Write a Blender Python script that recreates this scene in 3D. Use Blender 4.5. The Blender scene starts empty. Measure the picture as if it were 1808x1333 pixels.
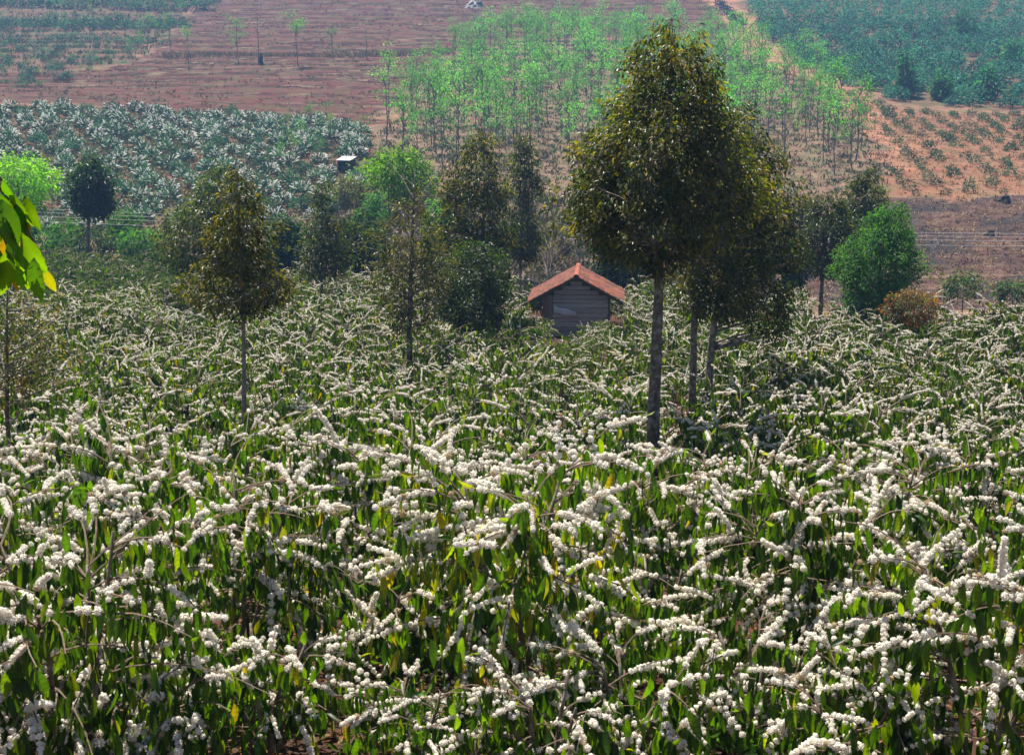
import bpy, math, random
import numpy as np
from mathutils import Vector, Matrix, noise as mnoise

scene = bpy.context.scene
COL = scene.collection
R = math.radians

# ------------------------------------------------------------------ camera
PITCH, FPX, PW, PH = R(11.5), 2450.0, 1808, 1333
cam_data = bpy.data.cameras.new("camera")
cam_data.sensor_width = 36.0
cam_data.lens = FPX / PW * 36.0
cam_data.clip_start, cam_data.clip_end = 0.1, 3000.0
cam = bpy.data.objects.new("camera", cam_data)
COL.objects.link(cam)
cam.location = (0, 0, 0)
cam.rotation_euler = (R(90) - PITCH, 0, 0)
scene.camera = cam

# ------------------------------------------------------------------ sky, sun, exposure
SUN_ELEV, SUN_AZ = R(68), R(-28)          # azimuth from +Y (away from the camera), clockwise
world = bpy.data.worlds.new("World"); scene.world = world
world.use_nodes = True
wn = world.node_tree; wn.nodes.clear()
sky = wn.nodes.new("ShaderNodeTexSky"); sky.sky_type = 'NISHITA'; sky.sun_disc = False
sky.sun_elevation = SUN_ELEV; sky.sun_rotation = SUN_AZ; sky.air_density = 1.2; sky.dust_density = 1.5
bgn = wn.nodes.new("ShaderNodeBackground"); bgn.inputs['Strength'].default_value = 0.05
wo = wn.nodes.new("ShaderNodeOutputWorld")
wn.links.new(sky.outputs[0], bgn.inputs['Color']); wn.links.new(bgn.outputs[0], wo.inputs['Surface'])

sd = bpy.data.lights.new("sun", 'SUN'); sd.energy = 5.0; sd.angle = R(0.53); sd.color = (1.0, 0.94, 0.82)
sun = bpy.data.objects.new("sun", sd); COL.objects.link(sun)
to_sun = Vector((math.sin(SUN_AZ) * math.cos(SUN_ELEV), math.cos(SUN_AZ) * math.cos(SUN_ELEV), math.sin(SUN_ELEV)))
sun.rotation_euler = to_sun.to_track_quat('Z', 'Y').to_euler()
sun.location = to_sun * 200

vs = scene.view_settings
vs.view_transform = 'Standard'; vs.look = 'None'; vs.exposure = 1.05; vs.gamma = 1.0; vs.use_curve_mapping = False
cy = scene.cycles
cy.max_bounces = 7; cy.diffuse_bounces = 2; cy.glossy_bounces = 2; cy.transmission_bounces = 4
cy.volume_bounces = 0; cy.transparent_max_bounces = 4
cy.caustics_reflective = False; cy.caustics_refractive = False
cy.use_denoising = True
cy.sample_clamp_indirect = 6.0

# ------------------------------------------------------------------ photo rays and terrain
def ray(px, py):
    a, b = (px - PW / 2) / FPX, -(py - PH / 2) / FPX
    return np.array([a, math.cos(PITCH) + b * math.sin(PITCH), -math.sin(PITCH) + b * math.cos(PITCH)])

def at(px, py, Y):
    d = ray(px, py); return d * (Y / d[1])

def scale_at(Y, py=600):
    d = ray(904, py); return FPX / (Y / d[1])          # photo pixels per metre at world Y

PY = np.array([0, 88, 98, 108, 118, 135, 165, 200, 240, 280, 330, 380, 450, 520, 640, 900.])
PZ = np.array([-15, -15, -15.0, -14.6, -13.2, -10.5, -6.7, -2.7, 2.2, 7.6, 16.2, 26, 40, 48, 55, 58.])
_t = np.linspace(0, 900, 901)
_z = np.interp(_t, PY, PZ)
_k = np.hanning(27); _k /= _k.sum()
_z = np.convolve(np.pad(_z, 13, mode='edge'), _k, mode='valid')

_n = np.interp(_t, [0, 9, 13, 18, 22, 27, 38, 54, 68, 95, 900], [-4.0, -4.95, -5.55, -6.6, -7.35, -8.0, -8.9, -9.8, -10.6, -12.2, -12.2])
_n = np.convolve(np.pad(_n, 3, mode='edge'), np.hanning(9)[1:-1] / np.hanning(9).sum(), mode='valid')

def vnoise(x, y, seed=0):
    """cheap smooth value noise, vectorised"""
    x = np.asarray(x, float) + seed * 17.31; y = np.asarray(y, float) - seed * 9.77
    xi, yi = np.floor(x), np.floor(y); fx, fy = x - xi, y - yi
    fx, fy = fx * fx * (3 - 2 * fx), fy * fy * (3 - 2 * fy)
    def h(a, b):
        v = np.sin(a * 127.1 + b * 311.7 + seed * 74.7) * 43758.5453
        return v - np.floor(v)
    return (h(xi, yi) * (1 - fx) + h(xi + 1, yi) * fx) * (1 - fy) + (h(xi, yi + 1) * (1 - fx) + h(xi + 1, yi + 1) * fx) * fy

def crest(X):
    return np.interp(X, [-22, -9, 6, 15, 24], [92, 68, 66, 54, 50])

def ground_z(X, Y):
    X = np.asarray(X, float); Y = np.asarray(Y, float)
    near = np.interp(Y, _t, _n)
    V = np.interp(Y, _t, _z) + (vnoise(X / 38, Y / 38, 3) - .5) * 2.2 * np.clip((Y - 110) / 80, 0, 1)
    c = crest(X)
    w = np.clip((Y - c) / np.maximum(106 - c, 8), 0, 1); w = w * w * (3 - 2 * w)
    z = near * (1 - w) + V * w
    z = z + (vnoise(X / 3.1, Y / 3.1, 1) - .5) * 0.16 + (vnoise(X / .9, Y / .9, 2) - .5) * 0.05
    z = z - .35 * np.exp(-(((X - 2.4) / 5) ** 2 + ((Y - 50) / 8) ** 2))
    # contour terraces worked into the red field
    t = np.clip((Y - 215) / 25, 0, 1) * np.clip((420 - Y) / 40, 0, 1)
    ph = (Y + (vnoise(X / 40, Y / 60, 5) - .5) * 6) / 8.5
    fr = ph - np.floor(ph)
    return z + t * 0.55 * (np.where(fr < .85, -fr, -(1 - fr) * .85 / .15) + .45)

def gz(x, y): return float(ground_z(x, y))

def ground_at(px, py, y0=94.0, y1=640.0):
    d = ray(px, py)
    Ys = np.linspace(y0, y1, 1600)
    P = d[None, :] * (Ys / d[1])[:, None]
    below = P[:, 2] <= ground_z(P[:, 0], P[:, 1])
    i = int(np.argmax(below)) if below.any() else len(Ys) - 1
    p = P[i]; return np.array([p[0], p[1], gz(p[0], p[1])])

def in_poly(x, y, poly):
    x = np.asarray(x, float); y = np.asarray(y, float)
    c = np.zeros(x.shape, bool)
    n = len(poly)
    for i in range(n):
        x0, y0 = poly[i][:2]; x1, y1 = poly[(i + 1) % n][:2]
        cond = ((y0 > y) != (y1 > y))
        with np.errstate(divide='ignore', invalid='ignore'):
            xx = (x1 - x0) * (y - y0) / (y1 - y0 + 1e-12) + x0
        c ^= cond & (x < xx)
    return c

def gpoly(pts): return [ground_at(*p) for p in pts]

FIELD_WHITE = gpoly([(-330, 210), (-40, 192), (120, 188), (420, 205), (600, 215), (655, 240), (650, 330), (560, 420), (-330, 430)])
FIELD_RED = gpoly([(395, -60), (1250, -60), (1290, 70), (1000, 70), (800, 95), (640, 235), (420, 203), (120, 186), (-330, 190), (-330, 150), (200, 120), (260, 105)])
FIELD_LEAFY = gpoly([(-330, -70), (385, -60), (245, 112), (120, 125), (-330, 150)])
FIELD_RUBBER = gpoly([(645, 300), (660, 240), (800, 100), (950, 70), (1270, 75), (1340, 110), (1470, 165), (1580, 300), (1560, 345), (1380, 372), (1000, 372), (700, 340)])
FIELD_DARK = gpoly([(1290, -60), (2150, -60), (2150, 190), (1595, 185), (1480, 145), (1330, 50)])
FIELD_ROWS = gpoly([(1470, 155), (1600, 196), (2150, 190), (2150, 352), (1590, 352), (1575, 300)])
FIELD_BURNT = gpoly([(1570, 354), (2150, 354), (2150, 545), (1400, 545), (1380, 400), (1560, 350)])
TRACK = gpoly([(1222, -40), (1272, -40), (1345, 62), (1490, 145), (1560, 200), (1610, 292), (1565, 300), (1500, 190), (1440, 152), (1320, 78)])
FIELD_SCRUB = gpoly([(600, 330), (1400, 360), (1400, 545), (500, 545), (560, 420)])

# ------------------------------------------------------------------ mesh helpers
class MB:
    """collects pieces of one mesh: quads, triangles, one colour per vertex, one material slot per face"""
    def __init__(s): s.v, s.q, s.t, s.c, s.qm, s.tm, s.n = [], [], [], [], [], [], 0
    def add(s, V, Q=None, T=None, col=(1, 1, 1), mat=0):
        V = np.asarray(V, float).reshape(-1, 3)
        if Q is not None and len(Q):
            Q = np.asarray(Q, int).reshape(-1, 4); s.q.append(Q + s.n); s.qm.append(np.full(len(Q), mat))
        if T is not None and len(T):
            T = np.asarray(T, int).reshape(-1, 3); s.t.append(T + s.n); s.tm.append(np.full(len(T), mat))
        c = np.asarray(col, float)
        s.c.append(np.broadcast_to(c, (len(V), 3)) if c.ndim == 1 else c)
        s.v.append(V); s.n += len(V)
        return s
    def mesh(s, name, mats, smooth=False):
        me = bpy.data.meshes.new(name)
        V = np.concatenate(s.v)
        Q = np.concatenate(s.q) if s.q else np.zeros((0, 4), int)
        T = np.concatenate(s.t) if s.t else np.zeros((0, 3), int)
        me.vertices.add(len(V)); me.vertices.foreach_set('co', V.ravel())
        nl = Q.size + T.size
        me.loops.add(nl); me.loops.foreach_set('vertex_index', np.concatenate([Q.ravel(), T.ravel()]))
        me.polygons.add(len(Q) + len(T))
        me.polygons.foreach_set('loop_start', np.concatenate([np.arange(len(Q)) * 4, Q.size + np.arange(len(T)) * 3]))
        mi = np.concatenate(s.qm + s.tm) if (s.qm or s.tm) else np.zeros(0, int)
        for m in mats: me.materials.append(m)
        me.polygons.foreach_set('material_index', mi.astype(np.int32))
        me.polygons.foreach_set('use_smooth', np.full(len(Q) + len(T), smooth))
        C = np.concatenate(s.c); C = np.concatenate([C, np.ones((len(C), 1))], 1)
        at_ = me.color_attributes.new('Col', 'FLOAT_COLOR', 'POINT')
        at_.data.foreach_set('color', C.astype(np.float32).ravel())
        me.update(); me.validate()
        return me

def link(name, data=None, parent=None, loc=None, rotz=0.0, scale=None):
    o = bpy.data.objects.new(name, data)
    COL.objects.link(o)
    if parent is not None: o.parent = parent
    if loc is not None: o.location = loc
    if rotz: o.rotation_euler = (0, 0, rotz)
    if scale is not None: o.scale = (scale,) * 3 if np.isscalar(scale) else scale
    return o

def tag(o, label=None, cat=None, group=None, kind=None):
    for k, v in (('label', label), ('category', cat), ('group', group), ('kind', kind)):
        if v: o[k] = v
    return o

def copy_tree(o, parent=None):
    c = o.copy(); COL.objects.link(c); c.parent = parent
    for ch in o.children: copy_tree(ch, c)
    return c

def norm(v):
    v = np.asarray(v, float)
    return v / np.maximum(np.linalg.norm(v, axis=-1, keepdims=True), 1e-9)

def tube(mb, pts, rad, sides=5, col=(1, 1, 1), mat=0, cap=True):
    P = np.asarray(pts, float); n = len(P)
    r = np.broadcast_to(np.asarray(rad, float), (n,))
    T = norm(np.gradient(P, axis=0))
    ref = np.array([0, 0, 1.0]) if abs(T[0][2]) < .9 else np.array([1.0, 0, 0])
    A = norm(np.cross(T, ref)); B = np.cross(T, A)
    ang = np.arange(sides) / sides * 2 * math.pi
    V = P[:, None, :] + r[:, None, None] * (np.cos(ang)[None, :, None] * A[:, None, :] + np.sin(ang)[None, :, None] * B[:, None, :])
    V = V.reshape(-1, 3)
    Q = []
    for i in range(n - 1):
        for j in range(sides):
            k = (j + 1) % sides
            Q.append((i * sides + j, i * sides + k, (i + 1) * sides + k, (i + 1) * sides + j))
    Tt = []
    if cap:
        V = np.concatenate([V, P[-1:] + T[-1] * r[-1] * .3]); m = n * sides
        for j in range(sides): Tt.append(((n - 1) * sides + j, (n - 1) * sides + (j + 1) % sides, m))
    mb.add(V, Q, Tt, col, mat)

def box(mb, c, s, col=(1, 1, 1), mat=0, rot=None, jit=0.0, rng=None):
    V = np.array([[x, y, z] for x in (-.5, .5) for y in (-.5, .5) for z in (-.5, .5)]) * np.asarray(s)
    if jit: V = V + (rng.random(V.shape) - .5) * jit
    if rot is not None: V = V @ np.array(rot).T
    mb.add(V + np.asarray(c), [(0, 1, 3, 2), (4, 6, 7, 5), (0, 4, 5, 1), (2, 3, 7, 6), (0, 2, 6, 4), (1, 5, 7, 3)], None, col, mat)

# leaf shapes: along +X, unit length, face up +Z
def leaf_shape(ts, ws, droop=.22, fold=.35, ripple=.0):
    V, Q, T = [], [], []
    for i, (t, w) in enumerate(zip(ts, ws)):
        z = -droop * t * t; rp = ripple * (1 if i % 2 else -1)
        V += [(t, w, z + w * fold + rp), (t, 0, z), (t, -w, z + w * fold + rp)]
    for i in range(len(ts) - 1):
        a = i * 3
        Q += [(a, a + 1, a + 4, a + 3), (a + 1, a + 2, a + 5, a + 4)]
    return np.array(V, float), np.array(Q)
LEAF_HI = leaf_shape([0, .08, .16, .25, .34, .43, .52, .61, .70, .79, .87, .94, 1], [.012, .07, .125, .168, .193, .205, .202, .19, .165, .128, .085, .04, .003], .2, .35, .016)
LEAF_MID = leaf_shape([0, .45, 1], [.03, .2, .01], .25, .45)
_v = np.array([(0, 0, 0), (.42, .2, .06), (1, 0, -.18), (.42, -.2, .06)], float)
LEAF_LO = (_v, np.zeros((0, 4), int), np.array([(0, 2, 1), (0, 3, 2)]))

def scatter(mb, shape, P, X, Z, S, C, mat=0, width=1.0):
    """many copies of a small shape: positions P, long axes X, rough face normals Z, sizes S, colours C"""
    V0, Q0 = shape[0], shape[1]; T0 = shape[2] if len(shape) > 2 else np.zeros((0, 3), int)
    P, X, Z = (np.asarray(a, float).reshape(-1, 3) for a in (P, X, Z))
    N = len(P)
    if not N: return
    S = np.broadcast_to(np.asarray(S, float), (N,))
    X = norm(X); Yv = norm(np.cross(Z, X)); Zv = np.cross(X, Yv)
    V = P[:, None, :] + S[:, None, None] * (V0[None, :, 0:1] * X[:, None, :] + width * V0[None, :, 1:2] * Yv[:, None, :] + V0[None, :, 2:3] * Zv[:, None, :])
    off = (np.arange(N) * len(V0))[:, None, None]
    Q = (Q0[None] + off).reshape(-1, 4) if len(Q0) else None
    T = (T0[None] + off).reshape(-1, 3) if len(T0) else None
    C = np.broadcast_to(np.asarray(C, float), (N, 3))
    mb.add(V.reshape(-1, 3), Q, T, np.repeat(C, len(V0), 0), mat)

def rvec(rng, n):
    return norm(rng.normal(size=(n, 3)))

def icosphere(sub):
    t = (1 + 5 ** .5) / 2
    V = [(-1, t, 0), (1, t, 0), (-1, -t, 0), (1, -t, 0), (0, -1, t), (0, 1, t), (0, -1, -t), (0, 1, -t), (t, 0, -1), (t, 0, 1), (-t, 0, -1), (-t, 0, 1)]
    F = [(0, 11, 5), (0, 5, 1), (0, 1, 7), (0, 7, 10), (0, 10, 11), (1, 5, 9), (5, 11, 4), (11, 10, 2), (10, 7, 6), (7, 1, 8),
         (3, 9, 4), (3, 4, 2), (3, 2, 6), (3, 6, 8), (3, 8, 9), (4, 9, 5), (2, 4, 11), (6, 2, 10), (8, 6, 7), (9, 8, 1)]
    V = [np.array(v, float) / np.linalg.norm(v) for v in V]
    for _ in range(sub):
        mid, F2 = {}, []
        def m(a, b):
            k = (min(a, b), max(a, b))
            if k not in mid:
                p = V[a] + V[b]; V.append(p / np.linalg.norm(p)); mid[k] = len(V) - 1
            return mid[k]
        for a, b, c in F:
            x, y, z = m(a, b), m(b, c), m(c, a)
            F2 += [(a, x, z), (b, y, x), (c, z, y), (x, y, z)]
        F = F2
    return np.array(V), np.array(F)
ICO = [icosphere(0), icosphere(1), icosphere(2)]

# ------------------------------------------------------------------ materials
def new_mat(name):
    m = bpy.data.materials.new(name); m.use_nodes = True
    nt = m.node_tree; nt.nodes.clear()
    return m, nt, (lambda t, **k: _node(nt, t, k)), nt.links.new
def _node(nt, t, k):
    n = nt.nodes.new(t)
    for a, v in k.items():
        if a.startswith('i_'): n.inputs[a[2:].replace('_', ' ')].default_value = v
        else: setattr(n, a, v)
    return n

def leaf_material(name, trans=.5, tint=(1.5, 1.7, .35), rough=.38, spec=.5, vary=.35, noise_scale=9.0):
    m, nt, N, L = new_mat(name)
    at_ = N('ShaderNodeAttribute', attribute_name='Col')
    oi = N('ShaderNodeObjectInfo')
    hsv = N('ShaderNodeHueSaturation')
    mr = N('ShaderNodeMapRange'); mr.inputs['To Min'].default_value = 1 - vary; mr.inputs['To Max'].default_value = 1 + vary
    L(oi.outputs['Random'], mr.inputs['Value']); L(mr.outputs[0], hsv.inputs['Value'])
    L(at_.outputs['Color'], hsv.inputs['Color'])
    ge = N('ShaderNodeNewGeometry')
    no = N('ShaderNodeTexNoise'); no.inputs['Scale'].default_value = noise_scale; no.inputs['Detail'].default_value = 3
    L(ge.outputs['Position'], no.inputs['Vector'])
    mr2 = N('ShaderNodeMapRange'); mr2.inputs['From Min'].default_value = .3; mr2.inputs['From Max'].default_value = .7
    mr2.inputs['To Min'].default_value = .7; mr2.inputs['To Max'].default_value = 1.3
    L(no.outputs[0], mr2.inputs['Value'])
    mul = N('ShaderNodeVectorMath', operation='SCALE'); L(hsv.outputs[0], mul.inputs[0]); L(mr2.outputs[0], mul.inputs['Scale'])
    p = N('ShaderNodeBsdfPrincipled'); L(mul.outputs[0], p.inputs['Base Color'])
    p.inputs['Roughness'].default_value = rough; p.inputs['Specular IOR Level'].default_value = spec
    tm = N('ShaderNodeVectorMath', operation='MULTIPLY'); L(mul.outputs[0], tm.inputs[0]); tm.inputs[1].default_value = tint
    tr = N('ShaderNodeBsdfTranslucent'); L(tm.outputs[0], tr.inputs['Color'])
    mx = N('ShaderNodeMixShader'); mx.inputs[0].default_value = trans
    L(p.outputs[0], mx.inputs[1]); L(tr.outputs[0], mx.inputs[2])
    o = N('ShaderNodeOutputMaterial'); L(mx.outputs[0], o.inputs['Surface'])
    return m

M = {}
M['coffee_leaf'] = leaf_material('coffee_leaf', .55, (2.7, 2.4, .2), .4, .4, .3, 14)
M['tree_leaf'] = leaf_material('tree_leaf', .5, (2.2, 2.1, .25), .4, .5, .12, 1.2)
M['fresh_leaf'] = leaf_material('fresh_leaf', .55, (1.5, 1.7, .45), .5, .35, .38, .35)
M['far_leaf'] = leaf_material('far_leaf', .25, (1.3, 1.5, .8), .7, .2, .3, .5)
M['near_leaf'] = leaf_material('near_leaf', .6, (1.7, 1.6, .2), .35, .5, .2, 12)
M['dry_leaf'] = leaf_material('dry_leaf', .2, (1.2, 1.0, .6), .7, .2, .2, 6)

def flower_material():
    m, nt, N, L = new_mat('coffee_blossom')
    at_ = N('ShaderNodeAttribute', attribute_name='Col')
    p = N('ShaderNodeBsdfPrincipled'); p.inputs['Roughness'].default_value = .75; p.inputs['Specular IOR Level'].default_value = .2
    L(at_.outputs['Color'], p.inputs['Base Color'])
    tr = N('ShaderNodeBsdfTranslucent'); L(at_.outputs['Color'], tr.inputs['Color'])
    mx = N('ShaderNodeMixShader'); mx.inputs[0].default_value = .48
    L(p.outputs[0], mx.inputs[1]); L(tr.outputs[0], mx.inputs[2])
    o = N('ShaderNodeOutputMaterial'); L(mx.outputs[0], o.inputs['Surface'])
    return m
M['flower'] = flower_material()

def rough_material(name, scale=6.0, contrast=.5, bump=.4, rough=.9, stretch=(1, 1, 1), lich=None, coord='Object'):
    """attribute colour broken up by noise, with relief"""
    m, nt, N, L = new_mat(name)
    at_ = N('ShaderNodeAttribute', attribute_name='Col')
    tc = N('ShaderNodeTexCoord'); mp = N('ShaderNodeMapping'); mp.inputs['Scale'].default_value = stretch
    L(tc.outputs[coord], mp.inputs['Vector'])
    no = N('ShaderNodeTexNoise'); no.inputs['Scale'].default_value = scale; no.inputs['Detail'].default_value = 6; no.inputs['Roughness'].default_value = .65
    L(mp.outputs[0], no.inputs['Vector'])
    mr = N('ShaderNodeMapRange'); mr.inputs['From Min'].default_value = .25; mr.inputs['From Max'].default_value = .75
    mr.inputs['To Min'].default_value = 1 - contrast; mr.inputs['To Max'].default_value = 1 + contrast
    L(no.outputs[0], mr.inputs['Value'])
    mul = N('ShaderNodeVectorMath', operation='SCALE'); L(at_.outputs['Color'], mul.inputs[0]); L(mr.outputs[0], mul.inputs['Scale'])
    colout = mul.outputs[0]
    if lich:
        n2 = N('ShaderNodeTexNoise'); n2.inputs['Scale'].default_value = scale * .6; n2.inputs['Detail'].default_value = 4
        L(tc.outputs[coord], n2.inputs['Vector'])
        r2 = N('ShaderNodeMapRange'); r2.inputs['From Min'].default_value = .5; r2.inputs['From Max'].default_value = .62
        L(n2.outputs[0], r2.inputs['Value'])
        mix = N('ShaderNodeMix', data_type='RGBA'); L(r2.outputs[0], mix.inputs['Factor']); L(colout, mix.inputs[6]); mix.inputs[7].default_value = (*lich, 1)
        colout = mix.outputs[2]
    p = N('ShaderNodeBsdfPrincipled'); p.inputs['Roughness'].default_value = rough; p.inputs['Specular IOR Level'].default_value = .25
    L(colout, p.inputs['Base Color'])
    b = N('ShaderNodeBump'); b.inputs['Strength'].default_value = bump; b.inputs['Distance'].default_value = .03
    L(no.outputs[0], b.inputs['Height']); L(b.outputs[0], p.inputs['Normal'])
    o = N('ShaderNodeOutputMaterial'); L(p.outputs[0], o.inputs['Surface'])
    return m
M['bark'] = rough_material('bark', 14, .55, .8, .9, (1, 1, .5), (.30, .28, .24))
M['twig'] = rough_material('twig', 20, .4, .3, .85)
M['wood'] = rough_material('weathered_wood', 9, .45, .5, .85, (.35, 6, 6))
M['tile'] = rough_material('clay_tile', 11, .5, .4, .8)
M['metal'] = rough_material('grey_metal', 5, .2, .1, .45)
M['sheet'] = rough_material('plastic_sheet', 5, .15, .2, .4)
M['char'] = rough_material('charred_wood', 8, .5, .7, .9)
M['rock'] = rough_material('rock', 3, .4, .8, .9)

def ground_material():
    m, nt, N, L = new_mat('ground_soil')
    at_ = N('ShaderNodeAttribute', attribute_name='Col')
    msk = N('ShaderNodeAttribute', attribute_name='Mask')
    sep = N('ShaderNodeSeparateColor'); L(msk.outputs['Color'], sep.inputs[0])
    ge = N('ShaderNodeNewGeometry')
    n1 = N('ShaderNodeTexNoise'); n1.inputs['Scale'].default_value = .55; n1.inputs['Detail'].default_value = 9; n1.inputs['Roughness'].default_value = .72
    L(ge.outputs['Position'], n1.inputs['Vector'])
    mr = N('ShaderNodeMapRange'); mr.inputs['From Min'].default_value = .3; mr.inputs['From Max'].default_value = .7
    mr.inputs['To Min'].default_value = .5; mr.inputs['To Max'].default_value = 1.5
    L(n1.outputs[0], mr.inputs['Value'])
    mul = N('ShaderNodeVectorMath', operation='SCALE'); L(at_.outputs['Color'], mul.inputs[0]); L(mr.outputs[0], mul.inputs['Scale'])
    # dry straw and weeds lying in streaks
    mp = N('ShaderNodeMapping'); mp.inputs['Scale'].default_value = (.22, 1.1, 1)
    L(ge.outputs['Position'], mp.inputs['Vector'])
    n2 = N('ShaderNodeTexNoise'); n2.inputs['Scale'].default_value = .9; n2.inputs['Detail'].default_value = 8; n2.inputs['Roughness'].default_value = .7
    L(mp.outputs[0], n2.inputs['Vector'])
    r2 = N('ShaderNodeMapRange'); r2.inputs['From Min'].default_value = .5; r2.inputs['From Max'].default_value = .64
    L(n2.outputs[0], r2.inputs['Value'])
    m2 = N('ShaderNodeMath', operation='MULTIPLY'); L(r2.outputs[0], m2.inputs[0]); L(sep.outputs[0], m2.inputs[1])
    mixa = N('ShaderNodeMix', data_type='RGBA'); L(m2.outputs[0], mixa.inputs['Factor']); L(mul.outputs[0], mixa.inputs[6]); mixa.inputs[7].default_value = (.22, .155, .10, 1)
    # green weeds
    n3 = N('ShaderNodeTexNoise'); n3.inputs['Scale'].default_value = .35; n3.inputs['Detail'].default_value = 8; n3.inputs['Roughness'].default_value = .7
    L(ge.outputs['Position'], n3.inputs['Vector'])
    r3 = N('ShaderNodeMapRange'); r3.inputs['From Min'].default_value = .47; r3.inputs['From Max'].default_value = .6
    L(n3.outputs[0], r3.inputs['Value'])
    m3 = N('ShaderNodeMath', operation='MULTIPLY'); L(r3.outputs[0], m3.inputs[0]); L(sep.outputs[1], m3.inputs[1])
    mixb = N('ShaderNodeMix', data_type='RGBA'); L(m3.outputs[0], mixb.inputs['Factor']); L(mixa.outputs[2], mixb.inputs[6]); mixb.inputs[7].default_value = (.05, .085, .03, 1)
    # burnt patches
    n4 = N('ShaderNodeTexNoise'); n4.inputs['Scale'].default_value = .13; n4.inputs['Detail'].default_value = 7; n4.inputs['Roughness'].default_value = .65
    L(ge.outputs['Position'], n4.inputs['Vector'])
    r4 = N('ShaderNodeMapRange'); r4.inputs['From Min'].default_value = .46; r4.inputs['From Max'].default_value = .56
    L(n4.outputs[0], r4.inputs['Value'])
    m4 = N('ShaderNodeMath', operation='MULTIPLY'); L(r4.outputs[0], m4.inputs[0]); L(sep.outputs[2], m4.inputs[1])
    mixc = N('ShaderNodeMix', data_type='RGBA'); L(m4.outputs[0], mixc.inputs['Factor']); L(mixb.outputs[2], mixc.inputs[6]); mixc.inputs[7].default_value = (.03, .027, .03, 1)
    p = N('ShaderNodeBsdfPrincipled'); p.inputs['Roughness'].default_value = .95; p.inputs['Specular IOR Level'].default_value = .1
    L(mixc.outputs[2], p.inputs['Base Color'])
    b = N('ShaderNodeBump'); b.inputs['Strength'].default_value = .8; b.inputs['Distance'].default_value = .25
    L(n1.outputs[0], b.inputs['Height']); L(b.outputs[0], p.inputs['Normal'])
    o = N('ShaderNodeOutputMaterial'); L(p.outputs[0], o.inputs['Surface'])
    return m
M['ground'] = ground_material()

# ------------------------------------------------------------------ ground
def build_ground():
    rows = np.concatenate([np.arange(-14, 60, .45), np.arange(60, 120, .8), np.arange(120, 300, 1.0), np.arange(300, 460, 1.4), np.linspace(460, 640, 30)])
    nc = 300
    u = np.linspace(-1, 1, nc)
    Yg = np.repeat(rows[:, None], nc, 1)
    Xg = u[None, :] * (24 + .52 * np.maximum(rows, 0))[:, None]
    Zg = ground_z(Xg, Yg)
    X, Y = Xg.ravel(), Yg.ravel()
    V = np.stack([X, Y, Zg.ravel()], 1)
    # where field edges run, wander a little
    Xw = X + (vnoise(X / 6, Y / 6, 11) - .5) * 5; Yw = Y + (vnoise(X / 6, Y / 6, 12) - .5) * 6
    C = np.tile(np.array([.21, .085, .05]), (len(X), 1)); K = np.tile(np.array([.25, .35, 0.]), (len(X), 1))
    def paint(poly, col, mask):
        w = in_poly(Xw, Yw, poly); C[w] = col; K[w] = mask
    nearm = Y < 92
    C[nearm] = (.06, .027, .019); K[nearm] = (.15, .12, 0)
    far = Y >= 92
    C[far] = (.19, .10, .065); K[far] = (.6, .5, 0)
    paint(FIELD_WHITE, (.125, .062, .042), (.3, .75, 0))
    paint(FIELD_RED, (.085, .028, .021), (.35, .4, 0))
    paint(FIELD_LEAFY, (.11, .055, .038), (.35, .9, 0))
    paint(FIELD_RUBBER, (.15, .09, .062), (.6, .5, 0))
    paint(FIELD_DARK, (.13, .065, .045), (.3, .6, 0))
    paint(FIELD_ROWS, (.20, .088, .052), (.7, .3, 0))
    paint(FIELD_BURNT, (.07, .036, .032), (.6, .05, 1.))
    paint(FIELD_SCRUB, (.12, .075, .052), (.5, .4, .25))
    paint(TRACK, (.27, .125, .08), (.4, .12, 0))
    # weedy strips along the terrace lips of the red field
    ph = (Y + (vnoise(X / 40, Y / 60, 5) - .5) * 6) / 8.5; fr = ph - np.floor(ph)
    lip = in_poly(X, Y, FIELD_RED) & (fr > .72) & (vnoise(X / 5, Y / 3, 8) > .3)
    K[lip, 1] = .3; K[lip, 0] = .9; C[lip] *= .55
    me = MB()
    n = len(rows)
    idx = np.arange(n * nc).reshape(n, nc)
    Q = np.stack([idx[:-1, :-1], idx[:-1, 1:], idx[1:, 1:], idx[1:, :-1]], -1).reshape(-1, 4)
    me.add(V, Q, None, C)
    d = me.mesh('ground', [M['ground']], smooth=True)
    a = d.color_attributes.new('Mask', 'FLOAT_COLOR', 'POINT')
    a.data.foreach_set('color', np.concatenate([K, np.ones((len(K), 1))], 1).astype(np.float32).ravel())
    tag(link('ground', d), 'red earth hillside and valley under the coffee plantations', kind='structure')
build_ground()

# ------------------------------------------------------------------ coffee: flowering branches and leaves
def whorl(mb, rng, p, axis, r, sub, flat=.8):
    """one round white flower cluster at a node"""
    V, F = ICO[sub]
    k = .76 + .46 * rng.random(len(V))
    Vv = V * k[:, None] * r
    axis = norm(axis)
    Vv = Vv - axis[None, :] * (Vv @ axis)[:, None] * (1 - flat)
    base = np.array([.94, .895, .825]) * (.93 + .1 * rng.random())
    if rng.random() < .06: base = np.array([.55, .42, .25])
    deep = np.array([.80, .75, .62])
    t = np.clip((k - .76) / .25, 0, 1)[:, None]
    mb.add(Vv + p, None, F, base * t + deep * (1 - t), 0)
    if sub == 2:                                               # petal tips standing out of the ball
        n = 26; d = rvec(rng, n); d2 = rvec(rng, n); w = norm(np.cross(d, d2)) * r * .16
        P0 = p + d * r * .86; tip = p + norm(d + d2 * .35) * (r * (1.2 + .28 * rng.random((n, 1))))
        V3 = np.stack([P0 - w, P0 + w, tip + w * .5, tip - w * .5], 1).reshape(-1, 3)
        mb.add(V3, np.arange(4 * n).reshape(n, 4), None, base * 1.02, 0)

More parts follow.
